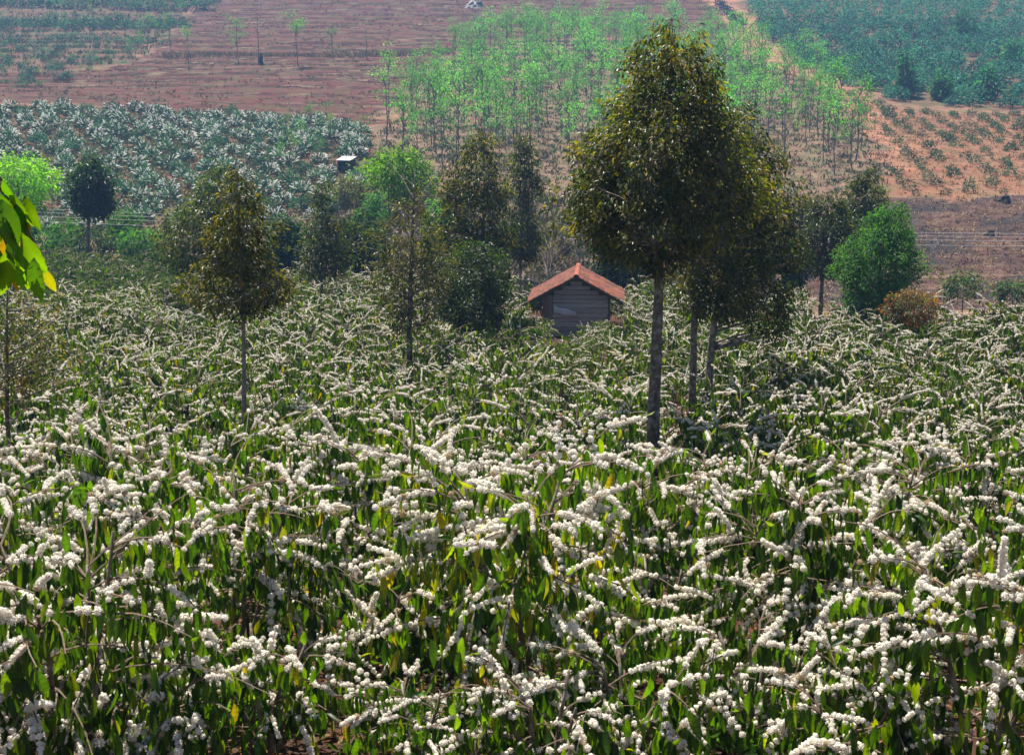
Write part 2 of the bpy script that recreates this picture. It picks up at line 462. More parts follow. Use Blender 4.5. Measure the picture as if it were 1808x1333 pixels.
def spray_path(length, rng, n=9, droop=.16):
    t = np.linspace(0, 1, n)
    b = (rng.random() - .5) * .28
    return np.stack([t * length, b * length * t * t, (.10 * t - droop * t * t) * length], 1)

def spray(mb, rng, length, sub, gap=.046, r=.030, matf=0, matw=1, twig=True, skip=.05):
    P = spray_path(length, rng, 9, .1 + .2 * rng.random())
    if twig: tube(mb, P, np.linspace(.006, .003, 9), 4, (.16, .11, .07), matw)
    s = 0.03 + .05 * rng.random()
    while s < length:
        t = s / length
        p = np.array([np.interp(t, np.linspace(0, 1, 9), P[:, k]) for k in range(3)])
        i = min(int(t * 8), 7); ax = P[i + 1] - P[i]
        if rng.random() > skip:
            rr = r * (.82 + .36 * rng.random()) * (1 - .25 * t ** 3)
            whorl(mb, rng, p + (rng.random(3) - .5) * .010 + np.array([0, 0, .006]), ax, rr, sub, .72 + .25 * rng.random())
        s += gap * (.8 + .45 * rng.random() ** 2)
    return P

SPRAY_LEN = [.18, .26, .34, .43, .53, .65]
rng0 = np.random.default_rng(5)
SPRAY_HI = {}
for li, ln in enumerate(SPRAY_LEN):
    for v in range(4):
        mb = MB()
        gap = [.040, .046, .054, .072][v]
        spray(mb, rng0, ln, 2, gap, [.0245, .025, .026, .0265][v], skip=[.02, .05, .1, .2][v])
        SPRAY_HI[li, v] = mb.mesh('flowering_branch', [M['flower'], M['twig']])

LEAF_COLS = [(.018, .050, .007), (.028, .074, .008), (.042, .102, .009), (.066, .135, .010), (.10, .165, .012), (.15, .18, .014), (.23, .20, .016)]
LEAF_MESH = []
for i, c in enumerate(LEAF_COLS):
    for w in (.68, .84):
        V, Q = LEAF_HI[0].copy(), LEAF_HI[1]
        V[:, 1] *= w
        mb = MB(); cc = np.tile(np.array(c), (len(V), 1)); cc[1::3] *= 1.5      # paler midrib
        
        for k in range(0, len(V) // 3, 2): cc[3 * k:3 * k + 3] *= .72
        mb.add(V, Q, None, cc); mb.add([(-.12, .012, .02), (-.12, -.012, .02), (0, -.012, 0), (0, .012, 0)], [(0, 1, 2, 3)], None, (.12, .14, .04))
        LEAF_MESH.append(mb.mesh('leaf', [M['coffee_leaf']], smooth=True))

def bush_layout(rng, H=2.15, rad=1.35, nlat=125, flower=1.0):
    """skeleton of one coffee bush: stems, side branches, sprays (pos, dir, length) and leaves (pos, dir, normal, size)"""
    stems, lats, sprays, leaves = [], [], [], []
    ns = rng.integers(3, 6)
    for k in range(ns):
        a = 2 * math.pi * (k + rng.random() * .6) / ns
        lean = rad * (.22 + .22 * rng.random()); h = H * (.78 + .2 * rng.random())
        t = np.linspace(0, 1, 6)
        P = np.stack([np.cos(a) * (.06 + lean * t ** 1.3), np.sin(a) * (.06 + lean * t ** 1.3), -.06 + h * t], 1)
        P[1:-1, :2] += (rng.random((4, 2)) - .5) * .07
        stems.append((P, np.linspace(.032, .011, 6)))
    for k in range(nlat):
        P, _ = stems[rng.integers(ns)]
        f = .24 + .76 * rng.random() ** .7
        p0 = np.array([np.interp(f, np.linspace(0, 1, 6), P[:, j]) for j in range(3)])
        out = math.atan2(p0[1], p0[0])
        a = out + rng.normal() * .95 if rng.random() < .7 else rng.random() * 2 * math.pi
        fh = (f - .24) / .76
        up = .12 + .62 * fh ** 1.5 + rng.normal() * .24
        L = (1.1 - .5 * fh) * rad * (.42 + .5 * rng.random())
        t = np.linspace(0, 1, 6)
        d = np.array([math.cos(a), math.sin(a)])
        side = np.array([-d[1], d[0]]) * rng.normal() * .28
        droop = .28 + .35 * rng.random()
        Q = np.stack([p0[0] + L * (d[0] * t + side[0] * t * t), p0[1] + L * (d[1] * t + side[1] * t * t), p0[2] + L * (up * t - droop * t * t)], 1)
        if Q[-1][2] < .3: continue
        sl = L * (.42 + .4 * rng.random())
        if rng.random() < flower * (.75 + .25 * fh):
            lats.append((Q[:5], np.array([.009, .008, .007, .006, .005])))
            fs = 1 - sl / (L * 1.02)
            q0 = np.array([np.interp(fs, t, Q[:, m]) for m in range(3)])
            dd = norm(Q[5] - q0)
            sprays.append((q0, dd, sl))
            for pr in (.75, .35):
                if rng.random() < pr * flower:
                    b = norm(dd + rvec(rng, 1)[0] * 1.0 + np.array([0, 0, .25])); sprays.append((Q[int(rng.integers(2, 5))], b, sl * (.5 + .5 * rng.random())))
        else:
            lats.append((Q, np.linspace(.009, .004, 6)))
        nleaf = rng.integers(8, 12)
        for j in range(nleaf):
            tt = .2 + .84 * (j + rng.random()) / nleaf
            p = np.array([np.interp(min(tt, 1), t, Q[:, m]) for m in range(3)])
            sd = norm(np.array([-d[1], d[0], 0])) * (1 if j % 2 else -1)
            hang = norm(np.array([d[0] * .2, d[1] * .2, -1.0]) + sd * .4 * rng.random() + rvec(rng, 1)[0] * .22)
            if tt > .98 and rng.random() < .6: hang = norm(np.array([d[0], d[1], .25]) + rvec(rng, 1)[0] * .5)
            nn = norm(sd * .4 + np.array([d[0], d[1], .15]) + rvec(rng, 1)[0] * .8)
            leaves.append((p - np.array([0, 0, .025]), hang, nn, (.125 + .095 * rng.random()) * (.65 if hang[2] > -.3 else 1)))
    for k in range(int(nlat * 1.7)):                               # inner leaves
        a = rng.random() * 6.28; q = rad * .8 * math.sqrt(rng.random()); z = H * (.22 + .6 * rng.random())
        leaves.append((np.array([math.cos(a) * q, math.sin(a) * q, z]), norm(np.array([0, 0, -1.0]) + rvec(rng, 1)[0] * .35), rvec(rng, 1)[0], .16 + .08 * rng.random()))
    return stems, lats, sprays, leaves

def axes_matrix(p, x, z, s):
    x = norm(x); y = norm(np.cross(z, x)); z = np.cross(x, y)
    return Matrix(((x[0] * s, y[0] * s, z[0] * s, p[0]), (x[1] * s, y[1] * s, z[1] * s, p[1]), (x[2] * s, y[2] * s, z[2] * s, p[2]), (0, 0, 0, 1)))

def leaf_choice(rng, yellow):
    if rng.random() < yellow: return rng.choice([4, 5, 6], p=[.5, .35, .15])
    return rng.choice([0, 1, 2, 3, 4], p=[.2, .28, .27, .18, .07])

def woody_mesh(stems, lats, sides=6):
    mb = MB()
    for P, r in stems: tube(mb, P, r, sides, (.17, .125, .09))
    me1 = mb.mesh('stem', [M['bark']], smooth=True)
    mb = MB()
    for P, r in lats: tube(mb, P, r, 4, (.19, .14, .10))
    return me1, mb.mesh('side_branches', [M['twig']])

def near_bush(seed, yellow=.06, flower=.9, nleaf_obj=80, nspray_obj=115, **kw):
    rng = np.random.default_rng(seed)
    stems, lats, sprays, leaves = bush_layout(rng, flower=flower, **kw)
    root = link('coffee_bush')
    mb = MB()
    for P, r in stems:
        mb = MB(); tube(mb, P, r, 7, (.17, .125, .09)); link('stem', mb.mesh('stem', [M['bark']], smooth=True), root)
    mb = MB()
    for P, r in lats: tube(mb, P, r, 4, (.19, .14, .10))
    tag(link('side_branches', mb.mesh('side_branches', [M['twig']]), root), kind='stuff')
    zaxis = np.array([0, 0, 1.0])
    order = sorted(range(len(sprays)), key=lambda i: -(sprays[i][0][2] + .5 * np.linalg.norm(sprays[i][0][:2]) + .5 * rng.random()))
    sprays = [sprays[i] for i in order]
    mb = MB()
    for p, d, ln in sprays[nspray_obj:]:
        m2 = MB(); spray(m2, rng, ln, 0, .045, .027, twig=False)
        if m2.v:
            Mx = np.array(axes_matrix(p, d, zaxis, 1.0)); mb.add(np.concatenate(m2.v) @ Mx[:3, :3].T + Mx[:3, 3], None, np.concatenate(m2.t), np.concatenate(m2.c))
    if mb.v: tag(link('blossoms', mb.mesh('blossoms', [M['flower']]), root), kind='stuff')
    for i, (p, d, ln) in enumerate(sprays[:nspray_obj]):
        li = int(np.argmin([abs(ln - s) for s in SPRAY_LEN])); v = int(rng.choice(4, p=[.2, .3, .3, .2]))
        o = link('flowering_branch', SPRAY_HI[li, v], root); o.matrix_local = axes_matrix(p, d, zaxis + rvec(rng, 1)[0] * .35, .92 + .2 * rng.random())
    order = sorted(range(len(leaves)), key=lambda i: -(np.linalg.norm(leaves[i][0][:2]) + leaves[i][0][2] * .6) * leaves[i][3])
    big = set(order[:nleaf_obj])
    mb = MB()
    P, X, Z, S, C = [], [], [], [], []
    for i, (p, d, n, s) in enumerate(leaves):
        c = leaf_choice(rng, yellow)
        if i in big:
            o = link('leaf', LEAF_MESH[2 * c + int(rng.integers(2))], root); o.matrix_local = axes_matrix(p, d, n, s)
        else:
            P.append(p); X.append(d); Z.append(n); S.append(s); C.append(LEAF_COLS[c])
    scatter(mb, leaf_shape([0, .25, .6, 1], [.02, .17, .18, .01], .2, .35), P, X, Z, S, C, 0, .82)
    tag(link('foliage', mb.mesh('foliage', [M['coffee_leaf']], smooth=True), root), kind='stuff')
    return root

def mid_bush(seed, yellow=.05, tone=(1, 1, 1), flower=.9, nobj=0, sub=1, leafshape=LEAF_MID, fr=.023, **kw):
    rng = np.random.default_rng(seed)
    stems, lats, sprays, leaves = bush_layout(rng, flower=flower, **kw)
    root = link('coffee_bush')
    mb = MB()
    for P, r in stems: tube(mb, P[::1], r, 5, (.17, .125, .09))
    for P, r in lats: tube(mb, P, r, 3, (.19, .14, .10))
    link('stems', mb.mesh('stems', [M['bark']]), root)
    mb = MB(); zaxis = np.array([0, 0, 1.0])
    rest = sprays
    if nobj:
        order = sorted(range(len(sprays)), key=lambda i: -sprays[i][0][2]); pick = set(order[:nobj])
        rest = [s for i, s in enumerate(sprays) if i not in pick]
        for i in pick:
            p, d, ln = sprays[i]
            li = int(np.argmin([abs(ln - s) for s in SPRAY_LEN])); v = int(rng.choice(4, p=[.45, .35, .15, .05]))
            o = link('flowering_branch', SPRAY_HI[li, v], root); o.matrix_local = axes_matrix(p, d, zaxis + rvec(rng, 1)[0] * .35, .78 + .2 * rng.random())
    for p, d, ln in rest:
        m2 = MB(); spray(m2, rng, ln * 1.05, sub, .042, fr, twig=False)
        if not m2.v: continue
        V = np.concatenate(m2.v); T = np.concatenate(m2.t); C = np.concatenate(m2.c)
        Mx = np.array(axes_matrix(p, d, zaxis, 1.0))
        mb.add(V @ Mx[:3, :3].T + Mx[:3, 3], None, T, C)
    if mb.v: tag(link('blossoms', mb.mesh('blossoms', [M['flower']]), root), kind='stuff')
    mb = MB()
    P, X, Z, S = ([l[k] for l in leaves] for k in range(4))
    C = [np.array(LEAF_COLS[leaf_choice(rng, yellow)]) * np.array(tone) for _ in leaves]
    X = norm(np.array(X) + rvec(rng, len(X)) * .3); scatter(mb, leafshape, P, X, Z, np.array(S), C, 0, 1.0)
    tag(link('foliage', mb.mesh('foliage', [M['coffee_leaf']], smooth=True), root), kind='stuff')
    return root

# prototypes (each is itself placed the first time it is used)
class Pool:
    def __init__(s, protos): s.p, s.used = protos, [False] * len(protos)
    def take(s, i):
        i %= len(s.p)
        if not s.used[i]: s.used[i] = True; return s.p[i]
        return copy_tree(s.p[i])
    def finish(s):                                            # drop prototypes that were never placed
        for p, u in zip(s.p, s.used):
            if not u:
                for c in list(p.children): bpy.data.objects.remove(c)
                bpy.data.objects.remove(p)

def put(o, x, y, rz, sc, label, cat, group, sink=0.0, tilt=0.0):
    o.location = (x, y, gz(x, y) - sink); o.rotation_euler = (tilt, 0, rz); o.scale = (sc, sc, sc)
    for k in ('label', 'category', 'group'):
        if k in o: del o[k]
    return tag(o, label, cat, group)

rb = np.random.default_rng(77)
NEAR = Pool([near_bush(100 + i, flower=.82, yellow=.04 + .05 * (i % 3)) for i in range(5)] + [near_bush(120, yellow=.36, flower=.98, H=2.3)] + [near_bush(130 + i, nlat=62, H=1.15, rad=1.0, nspray_obj=70, nleaf_obj=60) for i in range(2)])
MIDA = Pool([mid_bush(200 + i, nobj=20, sub=1, flower=.8, nlat=108, tone=(.92, .88, .9)) for i in range(4)])
MIDB = Pool([mid_bush(220 + i, nobj=0, sub=0, flower=.76, nlat=112, fr=.022, tone=(.85, .78, .85)) for i in range(7)])
GREEN = Pool([mid_bush(240 + i, nobj=0, sub=0, tone=(.85, .8, .85), flower=.16, nlat=92) for i in range(3)])
DULL = Pool([mid_bush(250 + i, nobj=0, sub=0, flower=.03, nlat=85, yellow=.06, tone=(.7, .7, .8)) for i in range(3)])

TRUNKS = []          # (x, y, clearance) kept free of bushes
HUT_X, HUT_Y = at(1020, 530, 60)[0], 60.5

FRONT = [  # x, y, kind, rot, scale, label
    (0.02, 11.35, 5, .4, 1.06, 'yellowing coffee bush with a bare dark trunk, front centre of the plantation'),
    (-3.15, 9.2, 0, 1.0, 1.0, 'blooming coffee bush filling the bottom left corner beside the dark soil gap'),
    (3.35, 9.0, 1, 2.0, .92, 'blooming coffee bush low in the bottom right beside the bare red soil'),
    (-2.55, 11.9, 2, 3.1, 1.0, 'blooming coffee bush with long arching white branches left of the yellowing bush'),
    (2.55, 11.7, 3, 4.2, .98, 'dark leaved blooming coffee bush right of the yellowing bush'),
    (-5.0, 11.6, 4, 5.2, 1.0, 'blooming coffee bush at the left edge behind the corner bush'),
    (5.15, 11.8, 0, 2.7, .9, 'blooming coffee bush at the right edge with withered brown leaves before it'),
    (-1.25, 14.1, 1, .9, 1.06, 'blooming coffee bush behind and left of the yellowing bush'),
    (1.35, 14.3, 4, 5.7, 1.04, 'blooming coffee bush behind and right of the yellowing bush, below the tall tree'),
    (-3.95, 14.0, 3, 2.2, 1.08, 'tall blooming coffee bush below the slender tree with long white caterpillar sprays'),
    (4.0, 14.2, 2, .2, 1.05, 'bright leaved blooming coffee bush right of the tall tree foot'),
    (-6.4, 14.3, 0, 4.0, 1.0, 'blooming coffee bush at the left edge in front of the sparse sapling'),
    (6.6, 14.4, 1, 3.3, 1.0, 'blooming coffee bush at the right edge in the third row'),
    (-2.6, 16.6, 4, 1.7, 1.0, 'blooming coffee bush in front of the slender tree trunk'),
    (0.1, 16.8, 2, 2.9, 1.0, 'blooming coffee bush straight behind the yellowing bush'),
    (2.75, 16.7, 0, .5, 1.0, 'blooming coffee bush hiding the foot of the tall tree'),
    (5.4, 16.9, 3, 5.0, 1.04, 'blooming coffee bush in the fourth row right of the tall tree'),
    (-5.3, 16.7, 1, 5.9, 1.0, 'blooming coffee bush in the fourth row between sapling and slender tree'),
    (-7.9, 16.9, 2, 3.6, 1.0, 'blooming coffee bush at the left edge beside the sapling trunk'),
    (8.0, 17.0, 4, 1.2, 1.0, 'blooming coffee bush at the right edge in the fourth row'),
]
FRONT += [
    (-1.95, 10.25, 6, .3, .95, 'low spreading coffee bush at the bottom between the corner bush and the dark soil gap'),
    (.95, 9.95, 7, 1.3, .95, 'low blooming coffee bush at the bottom edge right of the dark bare trunk'),
    (1.95, 10.3, 6, 2.5, 1.0, 'low blooming coffee bush at the bottom right of centre with hanging dark leaves'),
    (-.75, 9.75, 7, 4.3, .7, 'smallest coffee bush at the bottom edge left of the dark bare trunk'),
]
FRONT += [
    (-2.75, 9.5, 7, .9, 1.0, 'low coffee bush at the bottom edge close to the left corner bush'),
    (.25, 9.35, 6, 5.4, .85, 'low coffee bush at the bottom edge just right of centre below the bare trunk'),
    (2.5, 9.45, 7, 3.2, .95, 'low coffee bush at the bottom edge left of the bare red soil'),
    (-3.9, 10.4, 6, 2.0, 1.1, 'low coffee bush at the left edge behind the corner bush'),
    (-1.3, 12.65, 6, 2.2, 1.1, 'low coffee bush tucked in behind and left of the bare dark trunk'),
    (1.3, 12.75, 7, 3.9, 1.1, 'low coffee bush tucked in behind and right of the bare dark trunk'),
    (-3.85, 12.8, 7, 5.1, 1.1, 'low coffee bush in the gap behind the bottom left corner bush'),
    (3.9, 12.9, 6, 1.9, 1.1, 'low coffee bush in the gap between the two dark leaved bushes on the right'),
    (-.1, 13.3, 6, .2, 1.0, 'low coffee bush hidden straight behind the yellowing bush'),
    (4.4, 10.3, 7, 2.9, .8, 'low coffee bush over the bare red soil near the right edge'),
]
for x, y, k, rz, sc, lab in FRONT:
    put(NEAR.take(k), x, y, rz, sc, lab, 'coffee bush', 'blooming coffee bushes of the plantation in front', .03)

# ------------------------------------------------------------------ trees
def tree(name, label, cat, Y, trunk_px, crown_px, cols, colw, nclus=300, nleaf=22, leaf=.15, clus=.26, r0=.10, group=None,
         mat='tree_leaf', bark=(.14, .115, .09), nlimb=26, seed=1, gap=.0, droop=.6, hollow=.6, depth=.95, limb_parts=False, rise=.25, bare=0, shape=LEAF_MID, sub_crowns=1):
    """trunk_px: (x, y) down the trunk in the photo, last point is where it is last seen; crown_px: (y, left x, right x). All measured
    at world depth Y and turned into metres; the crown is a full round volume there."""
    rng = np.random.default_rng(seed); pyr = random.Random(seed)
    tp = np.array([at(x, y, Y) for x, y in trunk_px])           # top .. bottom
    base = np.array([tp[-1][0], Y, gz(tp[-1][0], Y)])
    TRUNKS.append((base[0], Y, .5 if Y < 30 else .3))
    path = np.concatenate([base[None], tp[::-1]])
    path = path[np.argsort(path[:, 2])]
    zz = path[:, 2]
    def trunk_at(z): return np.array([np.interp(z, zz, path[:, 0]), Y + dY(z), z])
    wob = rng.random(2) * 6
    Ht = zz[-1] - base[2]
    def dY(z): return .05 * math.sin((z - base[2]) * 1.1 + wob[0]) * min(1, (z - base[2]) / 2)
    cz = np.array([at(904, y, Y)[2] for y, _, _ in crown_px])[::-1]
    cl = np.array([at(a, y, Y)[0] for y, a, b in crown_px])[::-1]
    cr = np.array([at(b, y, Y)[0] for y, a, b in crown_px])[::-1]
    def env(z):
        return np.interp(z, cz, cl), np.interp(z, cz, cr)
    root = link(name, None, None, tuple(base))
    n = 14
    zs = np.linspace(base[2] - .15, zz[-1], n)
    TP = np.array([trunk_at(z) for z in zs]); TP[:, 0] += np.cumsum(rng.normal(size=n) * .006 * Ht / 6)
    fr = np.linspace(0, 1, n)
    TR = r0 * (1 - fr) ** .8 + .008; TR[0] *= 1.35
    mb = MB(); tube(mb, TP - base, TR, 9, bark); link('trunk', mb.mesh('trunk', [M['bark']], smooth=True), root)
    def tpos(z): return np.array([np.interp(z, zs, TP[:, k]) for k in range(3)])
    # leaf cluster centres in the crown volume
    zz2 = np.linspace(cz[0], cz[-1], 60)
    wid = np.array([max(.02, (env(z)[1] - env(z)[0])) for z in zz2]); wgt = wid ** 1.55 + .02 * wid.max()
    pz = rng.choice(zz2, size=nclus * 3, p=wgt / wgt.sum()) + (rng.random(nclus * 3) - .5) * (zz2[1] - zz2[0])
    CL = []
    for z in pz:
        l, r = env(z); c = (l + r) / 2; hw = (r - l) / 2
        a = rng.random() * 2 * math.pi
        hw *= 1 + .34 * mnoise.noise(Vector((math.cos(a) * 1.3, math.sin(a) * 1.3, z * 5.5 / max(cz[-1] - cz[0], .5) + seed)))
        q = (hollow + (1 - hollow) * rng.random()) if rng.random() < .75 else math.sqrt(rng.random())
        if rng.random() < .13: q *= 1.08 + .28 * rng.random()
        p = np.array([c + hw * q * math.cos(a), Y + hw * depth * q * math.sin(a), z])
        g = mnoise.noise(Vector(p * (2.3 / max(hw, .6)) + seed * 3.1))
        if g < gap - .25: continue
        CL.append(p)
        if len(CL) >= nclus: break
    CL = np.array(CL)
    # limbs reach for outer clusters; every cluster hangs on a twig from the nearest limb
    order = np.argsort(-np.hypot(CL[:, 0] - np.interp(CL[:, 2], zs, TP[:, 0]), CL[:, 1] - Y) + rng.random(len(CL)) * .4)
    limbs = []
    twm = MB(); lm = MB()
    for i in order[:nlimb]:
        tip = CL[i]; hd = math.hypot(tip[0] - np.interp(tip[2], zs, TP[:, 0]), tip[1] - Y)
        z0 = min(max(tip[2] - rise * hd - .1, base[2] + .25 * Ht), zs[-2]); s = tpos(z0)
        mid = (s + tip) / 2 + np.array([0, 0, .08 * hd * (1 if rise > 0 else 1)]) + (rng.random(3) - .5) * .12 * hd
        t = np.linspace(0, 1, 6)[:, None]
        P = (1 - t) ** 2 * s + 2 * t * (1 - t) * mid + t * t * tip
        rr = max(.35 * np.interp(z0, zs, TR), .008)
        limbs.append(P)
        if limb_parts and len(limbs) <= 16:
            m = MB(); tube(m, P - base, np.linspace(rr, .006, 6), 5, bark); link('limb', m.mesh('limb', [M['bark']], smooth=True), root)
        else: tube(lm, P - base, np.linspace(rr, .006, 6), 4, bark)
    LP = np.concatenate(limbs + [TP[int(n * .45):]])
    for p in CL:
        k = int(np.argmin(((LP - p) ** 2).sum(1))); q = LP[k]
        if np.linalg.norm(q - p) > .12:
            tube(lm, np.array([q, (p + q) / 2 + (rng.random(3) - .5) * .1, p]) - base, [.008, .006, .004], 3, bark)
    for b in range(bare):                                        # bare dead twigs
        z = base[2] + Ht * (.35 + .6 * rng.random()); s = tpos(z); a = rng.random() * 6.28; Lb = (.35 + .5 * rng.random()) * wid.max() * .7
        e = s + Lb * np.array([math.cos(a), math.sin(a), .5 + .5 * rng.random()])
        tube(lm, np.array([s, (s + e) / 2 + (rng.random(3) - .5) * .15, e]) - base, [.016, .011, .005], 4, (.26, .23, .2))
    if lm.v: tag(link('branches', lm.mesh('branches', [M['bark']]), root), kind='stuff')
    # leaves
    N = len(CL) * nleaf
    cen = np.repeat(CL, nleaf, 0)
    off = rvec(rng, N) * (clus * rng.random(N) ** .5)[:, None]
    axis = np.stack([np.interp(cen[:, 2], zs, TP[:, 0]), np.full(N, Y), cen[:, 2]], 1)
    out = norm(cen - axis + 1e-4)
    X = norm(out * .6 + rvec(rng, N) * .8 + np.array([0, 0, -droop]) + off * 1.5)
    Z = norm(rvec(rng, N) * .8 + np.array([0, 0, 1.0]))
    cc = np.array(cols); pick_c = rng.choice(len(cols), size=len(CL), p=np.array(colw) / np.sum(colw))
    pick_l = np.where(rng.random(N) < .6, np.repeat(pick_c, nleaf), rng.choice(len(cols), size=N, p=np.array(colw) / np.sum(colw)))
    C = cc[pick_l] * (.75 + .5 * rng.random((N, 1)))
    S = leaf * (.7 + .6 * rng.random(N))
    mb = MB(); scatter(mb, shape, cen + off - base, X, Z, S, C)
    link('crown', mb.mesh('crown', [M[mat]]), root)
    return tag(root, label, cat, group)

DUR = [(.018, .038, .010), (.030, .054, .011), (.055, .072, .010), (.105, .10, .010), (.16, .13, .012)]
GOLD = [(.024, .042, .010), (.048, .062, .010), (.095, .092, .012), (.15, .125, .016)]
OLIVE = [(.025, .05, .014), (.045, .068, .015), (.09, .09, .016)]
LIME = [(.15, .32, .02), (.20, .38, .025), (.12, .26, .02)]
MIDG = [(.035, .11, .022), (.055, .15, .03), (.075, .19, .03)]
DARKG = [(.012, .035, .014), (.018, .05, .016), (.03, .075, .02)]

tree('shade_tree', 'tall dark evergreen with golden leaf tips, the biggest tree of the plantation', 'tree', 24.5,
     [(1186, 34), (1180, 200), (1166, 420), (1160, 560), (1154, 735)],
     [(34, 1180, 1192), (60, 1140, 1225), (110, 1100, 1262), (160, 1085, 1280), (220, 1050, 1300), (270, 1000, 1310), (330, 985, 1320), (390, 1000, 1300), (425, 1018, 1270), (450, 1060, 1225), (480, 1120, 1190)],
     DUR, [2.5, 4, 4.5, 4, 2.2], nclus=980, nleaf=25, leaf=0.106, clus=.2, r0=.135, nlimb=52, seed=11, gap=.07, bare=7, limb_parts=True, rise=.35, hollow=.45)
tree('shade_tree', 'dark evergreen with pale mottled trunk standing just right of the tallest tree', 'tree', 30.0,
     [(1262, 170), (1250, 300), (1232, 430), (1226, 560), (1222, 665)],
     [(170, 1255, 1268), (210, 1222, 1310), (260, 1200, 1340), (320, 1190, 1362), (380, 1185, 1372), (440, 1195, 1362), (480, 1190, 1352), (530, 1190, 1335), (565, 1215, 1290)],
     DUR, [4, 4, 3, 2.4, 1], nclus=461, nleaf=25, leaf=0.111, clus=.22, r0=.10, nlimb=34, seed=12, gap=.1, limb_parts=True, rise=.4, hollow=.45)
tree('shade_tree', 'dark evergreen with drooping low boughs, third trunk behind the tallest tree', 'tree', 34.0,
     [(1318, 188), (1310, 300), (1285, 430), (1262, 540), (1252, 630)],
     [(188, 1308, 1326), (225, 1275, 1345), (280, 1250, 1385), (340, 1240, 1402), (400, 1235, 1412), (460, 1250, 1412), (500, 1262, 1408), (545, 1285, 1398), (575, 1325, 1385), (592, 1340, 1376)],
     DUR, [4, 4, 3, 2, 1], nclus=475, nleaf=25, leaf=0.111, clus=.24, r0=.11, nlimb=36, seed=13, gap=.12, limb_parts=True, rise=.2, hollow=.45)
tree('shade_tree', 'slender young tree with golden brown leaves on a thin pale bare trunk', 'tree', 24.5,
     [(414, 300), (424, 420), (430, 520), (431, 600), (432, 730)],
     [(300, 408, 420), (330, 392, 446), (370, 376, 470), (410, 362, 480), (450, 352, 480), (485, 335, 492), (508, 316, 528), (535, 328, 522), (556, 390, 460)],
     GOLD, [3, 4, 3, 2], nclus=378, nleaf=18, leaf=0.090, clus=.15, r0=.052, nlimb=32, seed=14, gap=.0, limb_parts=True, bark=(.22, .19, .16), rise=.1, hollow=.3)
tree('shade_tree', 'broad dark tree close behind the slender golden tree', 'tree', 57.0,
     [(392, 288), (380, 380), (365, 480), (360, 500)],
     [(288, 384, 400), (315, 350, 425), (350, 318, 450), (390, 285, 462), (430, 265, 466), (465, 290, 450), (490, 320, 420)],
     [(.024, .05, .013), (.04, .07, .015), (.08, .095, .016)], [3, 3, 3], nclus=588, nleaf=19, leaf=0.170, clus=.34, r0=.12, nlimb=30, seed=15, hollow=.4)
tree('shade_tree', 'small olive tree with a thin golden top between the slender tree and the sparse one', 'tree', 61.0,
     [(570, 320), (568, 400), (566, 470)],
     [(320, 558, 580), (350, 550, 590), (375, 556, 586), (395, 535, 615), (430, 522, 625), (465, 518, 632), (485, 540, 610)],
     OLIVE, [3, 3, 2], nclus=266, nleaf=18, leaf=0.161, clus=.33, r0=.07, nlimb=20, seed=16, gap=.05, hollow=.3)
tree('shade_tree', 'sparse half bare tree with a long dead leader and thick dark trunk', 'tree', 39.0,
     [(736, 300), (733, 400), (728, 500), (724, 590)],
     [(318, 728, 744), (345, 705, 752), (400, 672, 790), (450, 650, 800), (500, 648, 802), (545, 660, 795), (585, 690, 770)],
     [(.035, .045, .014), (.06, .06, .018), (.10, .09, .02)], [4, 4, 2], nclus=308, nleaf=15, leaf=0.111, clus=.2, r0=.10, nlimb=36, seed=17, gap=.02, bark=(.09, .075, .06), bare=16, hollow=.3, limb_parts=True)
tree('shade_tree', 'tall tapering evergreen left of the hut with a see through upper crown', 'tree', 50.0,
     [(850, 228), (852, 330), (850, 440), (850, 470)],
     [(228, 846, 854), (250, 820, 878), (285, 800, 892), (320, 788, 900), (360, 772, 908), (400, 768, 905), (440, 770, 900), (470, 790, 880)],
     DUR, [3, 4, 3, 2, .6], nclus=461, nleaf=21, leaf=0.137, clus=.27, r0=.10, nlimb=34, seed=18, gap=.06, hollow=.4)
tree('shade_tree', 'low round dark tree with glinting leaves left of the hut', 'tree', 43.5,
     [(838, 440), (838, 520), (838, 570)],
     [(428, 815, 860), (455, 780, 885), (490, 762, 902), (530, 755, 905), (560, 768, 895), (580, 790, 870)],
     [(.02, .045, .014), (.03, .06, .016), (.05, .075, .018)], [4, 3, 2], nclus=461, nleaf=21, leaf=0.119, clus=.23, r0=.07, nlimb=28, seed=19, hollow=.4)
tree('shade_tree', 'narrow thin evergreen with pale lower trunk directly left of the hut', 'tree', 65.0,
     [(928, 232), (926, 330), (920, 430), (918, 500)],
     [(232, 922, 934), (262, 905, 948), (300, 900, 956), (335, 905, 958), (352, 912, 945), (368, 900, 945), (400, 885, 955), (435, 888, 958), (465, 900, 940)],
     OLIVE, [3, 3, 2], nclus=294, nleaf=18, leaf=0.161, clus=.31, r0=.10, nlimb=24, seed=20, gap=.07, bark=(.28, .26, .24), hollow=.3)
tree('lime_tree', 'airy lime green tree with flat crown below the white roofed shelter', 'tree', 96.0,
     [(690, 300), (685, 350), (690, 400)],
     [(262, 690, 715), (275, 668, 745), (295, 645, 765), (315, 648, 768), (335, 665, 755), (350, 700, 740)],
     LIME, [3, 4, 2], nclus=168, nleaf=17, leaf=0.357, clus=.6, r0=.14, nlimb=26, seed=21, gap=.16, mat='fresh_leaf', rise=.9, hollow=.3, shape=LEAF_LO)
tree('shade_tree', 'dark blue green tree with straight trunk at the edge of the far white field', 'tree', 92.0,
     [(158, 282), (157, 350), (156, 430)],
     [(278, 148, 168), (300, 132, 186), (330, 126, 196), (355, 130, 194), (378, 140, 186)],
     DARKG, [4, 4, 1], nclus=237, nleaf=19, leaf=0.324, clus=.55, r0=.17, nlimb=20, seed=22, shape=LEAF_LO, gap=.1, hollow=.3)
